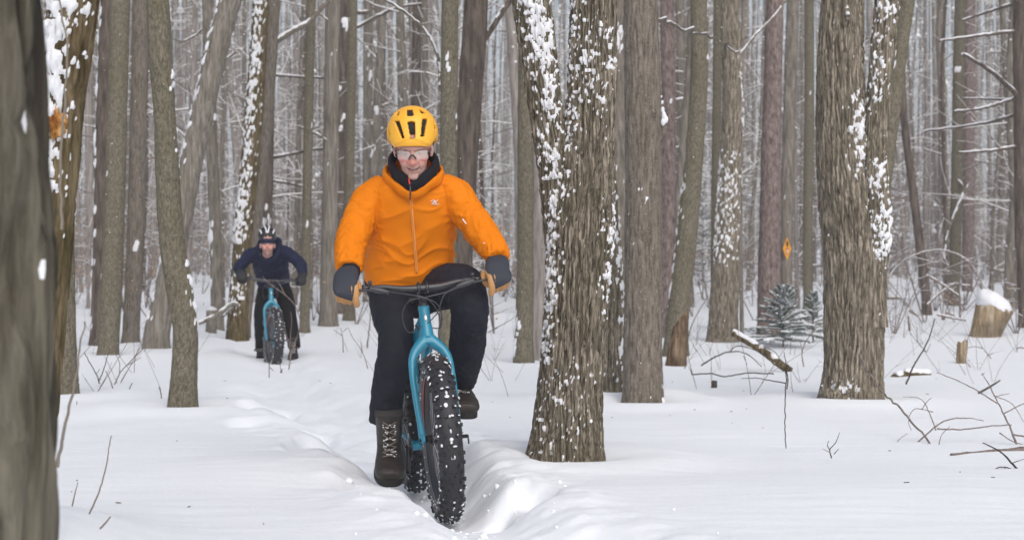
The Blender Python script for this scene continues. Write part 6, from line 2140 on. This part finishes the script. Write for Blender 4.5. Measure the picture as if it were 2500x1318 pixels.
# ---- torn bark wound on the snow-plastered trunk and the knot caps (parts of their trees)
for t in TREES:
    if t['label'].startswith('brown leaning trunk'):
        c = P(140, 305, 5.52)
        U, f = ellipsoid((0, 0, 0), (1, 1, 1), 24, 16)
        U = U * (1 + 0.8 * fbm(U[:, 0] * 3, U[:, 1] * 3, U[:, 2] * 3, 3))[:, None] * np.array([0.028, 0.028, 0.044]) + c
        mk('broken_limb', U, f, M['wound'], t['root'])
    if t['label'].startswith('straight brownish-grey'):
        b = Buf()
        for px, py, r in ((1618, 268, 0.018), (1621, 282, 0.022), (1617, 250, 0.013), (1626, 292, 0.022), (1615, 236, 0.009), (1619, 298, 0.022)):
            b.add(*ellipsoid(P(px, py, 12.10), (r * 0.75, r, r * 1.3), 12, 8))
        V, f, e = remesh(*b.get(), 0.005, 2)
        mk('snow_cap', V, f, M['clump'], t['root'])
    if t['label'].startswith('massive furrowed') and not t.get('part'):
        # dark solid lump painting the shade of the fork's hollow, and knobbly root burl
        D = t['Dv']
        b = Buf()
        g = np.random.default_rng(2)
        for _ in range(26):
            px, py = g.uniform(2012, 2075), g.uniform(945, 985)
            b.add(*ellipsoid(P(px, py + 8, D - 0.21 - 0.05 * g.random()), g.uniform(0.016, 0.032, 3), 10, 8))
        V, f, e = remesh(*b.get(), 0.007, 2)
        mk('burl', V, f, M['furrow'], t['root'])
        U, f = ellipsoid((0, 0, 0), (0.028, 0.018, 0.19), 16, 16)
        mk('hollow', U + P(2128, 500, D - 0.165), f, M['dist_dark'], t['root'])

# ---- orange trail sign
SG = P(1922, 607, 29.72)
M['sign'] = plain('orange_sign_face', (0.85, 0.36, 0.012), 0.5, var=0.04)
M['sign_black'] = plain('black_sign_print', (0.012, 0.012, 0.012), 0.6)
M['sign_red'] = plain('red_sign_print', (0.55, 0.04, 0.03), 0.6)
sroot = thing('trail_sign', 'orange diamond trail sign with arrow and yield symbol on a trunk', 'sign', tuple(SG))
ang = math.radians(60)
sx = np.array([math.cos(ang), math.sin(ang), 0])
sn = np.array([math.sin(ang), -math.cos(ang), 0])
k = 28.0 / F * 29.72


def plate(name, poly, lift, mat, th=0.004, parent=None):
    p = np.array(poly, float) * k
    W = SG + p[:, :1] * sx + p[:, 1:2] * np.array([0, 0, 1.0]) + sn * lift
    n = len(p)
    V = np.vstack([W, W - sn * th])
    f = [np.arange(n)[None], (np.arange(n)[::-1] + n)[None], np.array([[i, i + n, (i + 1) % n + n, (i + 1) % n] for i in range(n)])]
    return mk(name, V, f, mat, sroot, smooth=False)


plate('plate', [(0, -1), (1, -0.02), (0.98, 0.05), (0, 1), (-0.98, 0.05), (-1, -0.02)], 0.0, M['sign'])
plate('arrow', [(-0.18, 0.18), (-0.18, 0.38), (-0.36, 0.38), (0, 0.72), (0.36, 0.38), (0.18, 0.38), (0.18, 0.18)], 0.003, M['sign_black'], 0.002)
plate('yield_border', [(-0.40, 0.02), (0.40, 0.02), (0, -0.58)], 0.003, M['sign_red'], 0.002)
plate('yield_field', [(-0.24, -0.08), (0.24, -0.08), (0, -0.44)], 0.006, M['white'], 0.002)


# ---- little snowy spruce
def spruce(px, py, ptop, label, wide, D=None, seed=1, n=80):
    D = D or solveD(px, py)
    b0 = P(px, py, D)
    H = (py - ptop) / F * D
    gz = float(ground_z(b0[0], b0[1]))
    b0[2] = gz
    root = thing('spruce', label, 'tree', (b0[0], b0[1], gz))
    g = np.random.default_rng(seed)
    V, f = tube([b0 + [0, 0, -0.1], b0 + [0, 0, H * 0.6], b0 + [0, 0, H]], [0.014, 0.009, 0.003], 10, 8)
    mk('trunk', V, f, M['twig'], root)
    nb, sb = Buf(), Buf()
    bp, br = [], []
    C, X, Y = [], [], []
    for i in range(n):
        t = (i + 0.5) / n
        z = H * (0.10 + 0.88 * t)
        L = wide * (1 - t) ** 0.75 * g.uniform(0.7, 1.1) + 0.05
        az = i * 2.4 + g.normal(0, 0.3)
        el = 0.75 * t + 0.18 + g.normal(0, 0.08)
        d = np.array([math.cos(az) * math.cos(el), math.sin(az) * math.cos(el), math.sin(el)])
        tt = np.linspace(0, 1, 6)
        p = b0 + [0, 0, z] + d * L * tt[:, None] + np.array([0, 0, -0.22 * L * (1 - t)]) * (tt**2)[:, None]
        bp.append(p)
        br.append(0.005 * (1 - 0.7 * tt))
        subs = [p]
        side = np.cross(d, [0, 0, 1.0])
        side /= np.linalg.norm(side) + 1e-6
        for q in range(2, 6):
            for s in (-1, 1):
                l2 = L * 0.38 * (1.15 - q / 6)
                e = p[q] + (d * 0.55 + side * s * 0.75 + np.array([0, 0, -0.12])) * l2 * tt[:, None]
                subs.append(e)
                bp.append(e)
                br.append(0.0032 * (1 - 0.7 * tt))
        for p_ in subs:
            seg = np.linalg.norm(p_[-1] - p_[0])
            m = int(max(6, seg / 0.0045))
            u = g.random(m)
            c = np.column_stack([np.interp(u, tt, p_[:, a]) for a in range(3)])
            dv = (p_[-1] - p_[0]) / (seg + 1e-6)
            rnd = g.normal(0, 1, (m, 3))
            rnd[:, 2] = -np.abs(rnd[:, 2]) * 0.6
            nd = dv * 0.7 + rnd * 0.6
            nd /= np.linalg.norm(nd, axis=1, keepdims=True)
            C.append(c)
            X.append(nd)
            w = np.cross(nd, g.normal(0, 1, (m, 3)))
            Y.append(w / np.linalg.norm(w, axis=1, keepdims=True))
            if g.random() < 0.62:
                rs = 0.0110 * (0.75 + 0.5 * g.random()) * np.array([0.6, 1, 1.15, 1.1, 0.9, 0.45]) * (0.7 + 0.5 * min(1, seg / 0.15))
                sb.add(*tubes((p_ + [0, 0, 0.008])[None], rs[None], 5))
    V, f = tubes(np.array(bp)[:, ::2], np.array(br)[:, ::2], 3, False)
    mk('branches', V, f, M['twig'], root, kind='stuff')
    C, X, Y = map(np.concatenate, (C, X, Y))
    V = np.stack([C - Y * 0.0042, C + Y * 0.0042, C + X * 0.036], 1).reshape(-1, 3)
    mk('crown', V, [np.arange(len(V)).reshape(-1, 3)], M['needle'], root, smooth=False, kind='stuff')
    mk('snow', *sb.get(), M['clump'], root, kind='stuff')


spruce(1912, 830, 682, 'little snow-laden spruce in front of the reddish pine', 0.50, D=22.5, seed=3)
spruce(1716, 700, 430, 'snow-crusted young conifer behind the leaning smooth trunk', 0.42, D=38.0, seed=8, n=46)
spruce(1985, 825, 705, 'wispy half-buried spruce shoot between the spruce and the massive trunk', 0.20, D=23.5, seed=6, n=40)


# ---- fine weeds and bits of bark on the snow
def fine_twigs():
    g = np.random.default_rng(41)
    b = Buf()
    n = 0
    while n < 120:
        D = g.uniform(13, 27)
        px = g.uniform(1650, 2700) if g.random() < 0.62 else g.uniform(-100, 1300)
        x = (px - 1250) / F * D
        if track_dist(np.array([x]), np.array([D]))[0][0] < 0.8:
            continue
        n += 1
        z = float(ground_z(x, D))
        for _ in range(g.integers(1, 4)):
            h = g.uniform(0.12, 0.75)
            t = np.linspace(0, 1, 5)
            d = g.normal(0, 0.45, 2)
            c = g.normal(0, 0.2, 2)
            p = np.column_stack([x + (d[0] * t + c[0] * t**2) * h, D + (d[1] * t + c[1] * t**2) * h, z - 0.03 + h * t])
            b.add(*tubes(p[None], (g.uniform(0.0018, 0.0034) * (1 - 0.6 * t))[None], 4, False))
            for _k in range(g.integers(0, 3)):
                i = g.integers(1, 4)
                e = g.normal(0, 0.6, 3)
                e[2] = abs(e[2])
                b.add(*tubes((p[i] + e * h * 0.35 * np.linspace(0, 1, 3)[:, None])[None], (0.0016 * np.array([1, 0.8, 0.5]))[None], 3, False))
    tag(mk('weeds', *b.get(), M['twig'], kind='stuff'), 'fine dry weeds and twig tips poking through the snow', 'weeds')
    c = np.column_stack([g.uniform(-3, 4, 50), g.uniform(6, 16, 50)])
    zz = ground_z(c[:, 0], c[:, 1])
    C = np.column_stack([c, zz + 0.002])
    a = g.uniform(0, 6.28, 50)
    L = g.uniform(0.003, 0.013, 50)
    X = np.column_stack([np.cos(a) * L, np.sin(a) * L, 0 * a])
    Y = np.column_stack([-np.sin(a) * L, np.cos(a) * L, 0 * a]) * g.uniform(0.2, 0.6, (50, 1))
    V, f = boxes(C, X, Y, np.tile([0, 0, 0.0015], (50, 1)))
    tag(mk('bark_litter', V, f, M['brown'], smooth=False, kind='stuff'), 'tiny bits of bark fallen on the snow', 'litter')


fine_twigs()


# ---- falling and drifting flakes
def flakes():
    g = np.random.default_rng(77)
    N = 1500
    D = 5.5 + 26 * g.random(N) ** 0.8
    x = (g.uniform(-300, 2800, N) - 1250) / F * D
    z = g.uniform(0.2, 4.5, N)
    s = g.uniform(0.0018, 0.0042, N)
    th = np.array([[1, 0, 0], [-1, 0, 0], [0, 1, 0], [0, -1, 0], [0, 0, 1], [0, 0, -1]], float)
    V = np.stack([x, D, z], -1)[:, None] + th[None] * s[:, None, None] * g.uniform(0.6, 1.3, (N, 6, 1))
    f = np.array([[0, 2, 4], [2, 1, 4], [1, 3, 4], [3, 0, 4], [2, 0, 5], [1, 2, 5], [3, 1, 5], [0, 3, 5]])
    Fs = (f[None] + (np.arange(N) * 6)[:, None, None]).reshape(-1, 3)
    tag(mk('snowflakes', V.reshape(-1, 3), [Fs], M['clump'], kind='stuff'), 'fine snowflakes drifting through the air', 'snowflakes')


flakes()
clods()
# ------------------------------------------------------------------ snowy air
def haze_box():
    m = bpy.data.materials.new('snowy_air')
    m.use_nodes = True
    n, l = m.node_tree.nodes, m.node_tree.links
    for x in list(n):
        if x.type == 'BSDF_PRINCIPLED':
            n.remove(x)
    pv = n.new('ShaderNodeVolumePrincipled')
    pv.inputs['Color'].default_value = (0.95, 0.94, 0.96, 1)
    pv.inputs['Density'].default_value = 0.0016
    pv.inputs['Anisotropy'].default_value = 0.2
    l.new(pv.outputs[0], n['Material Output'].inputs['Volume'])
    V, f = boxes([[0, 60, 10]], [[230, 0, 0]], [[0, 290, 0]], [[0, 0, 20]])
    o = mk('haze', V, f, m, smooth=False, kind='stuff')
    tag(o, 'thin pale haze of snowy air filling the whole forest', 'haze')


haze_box()
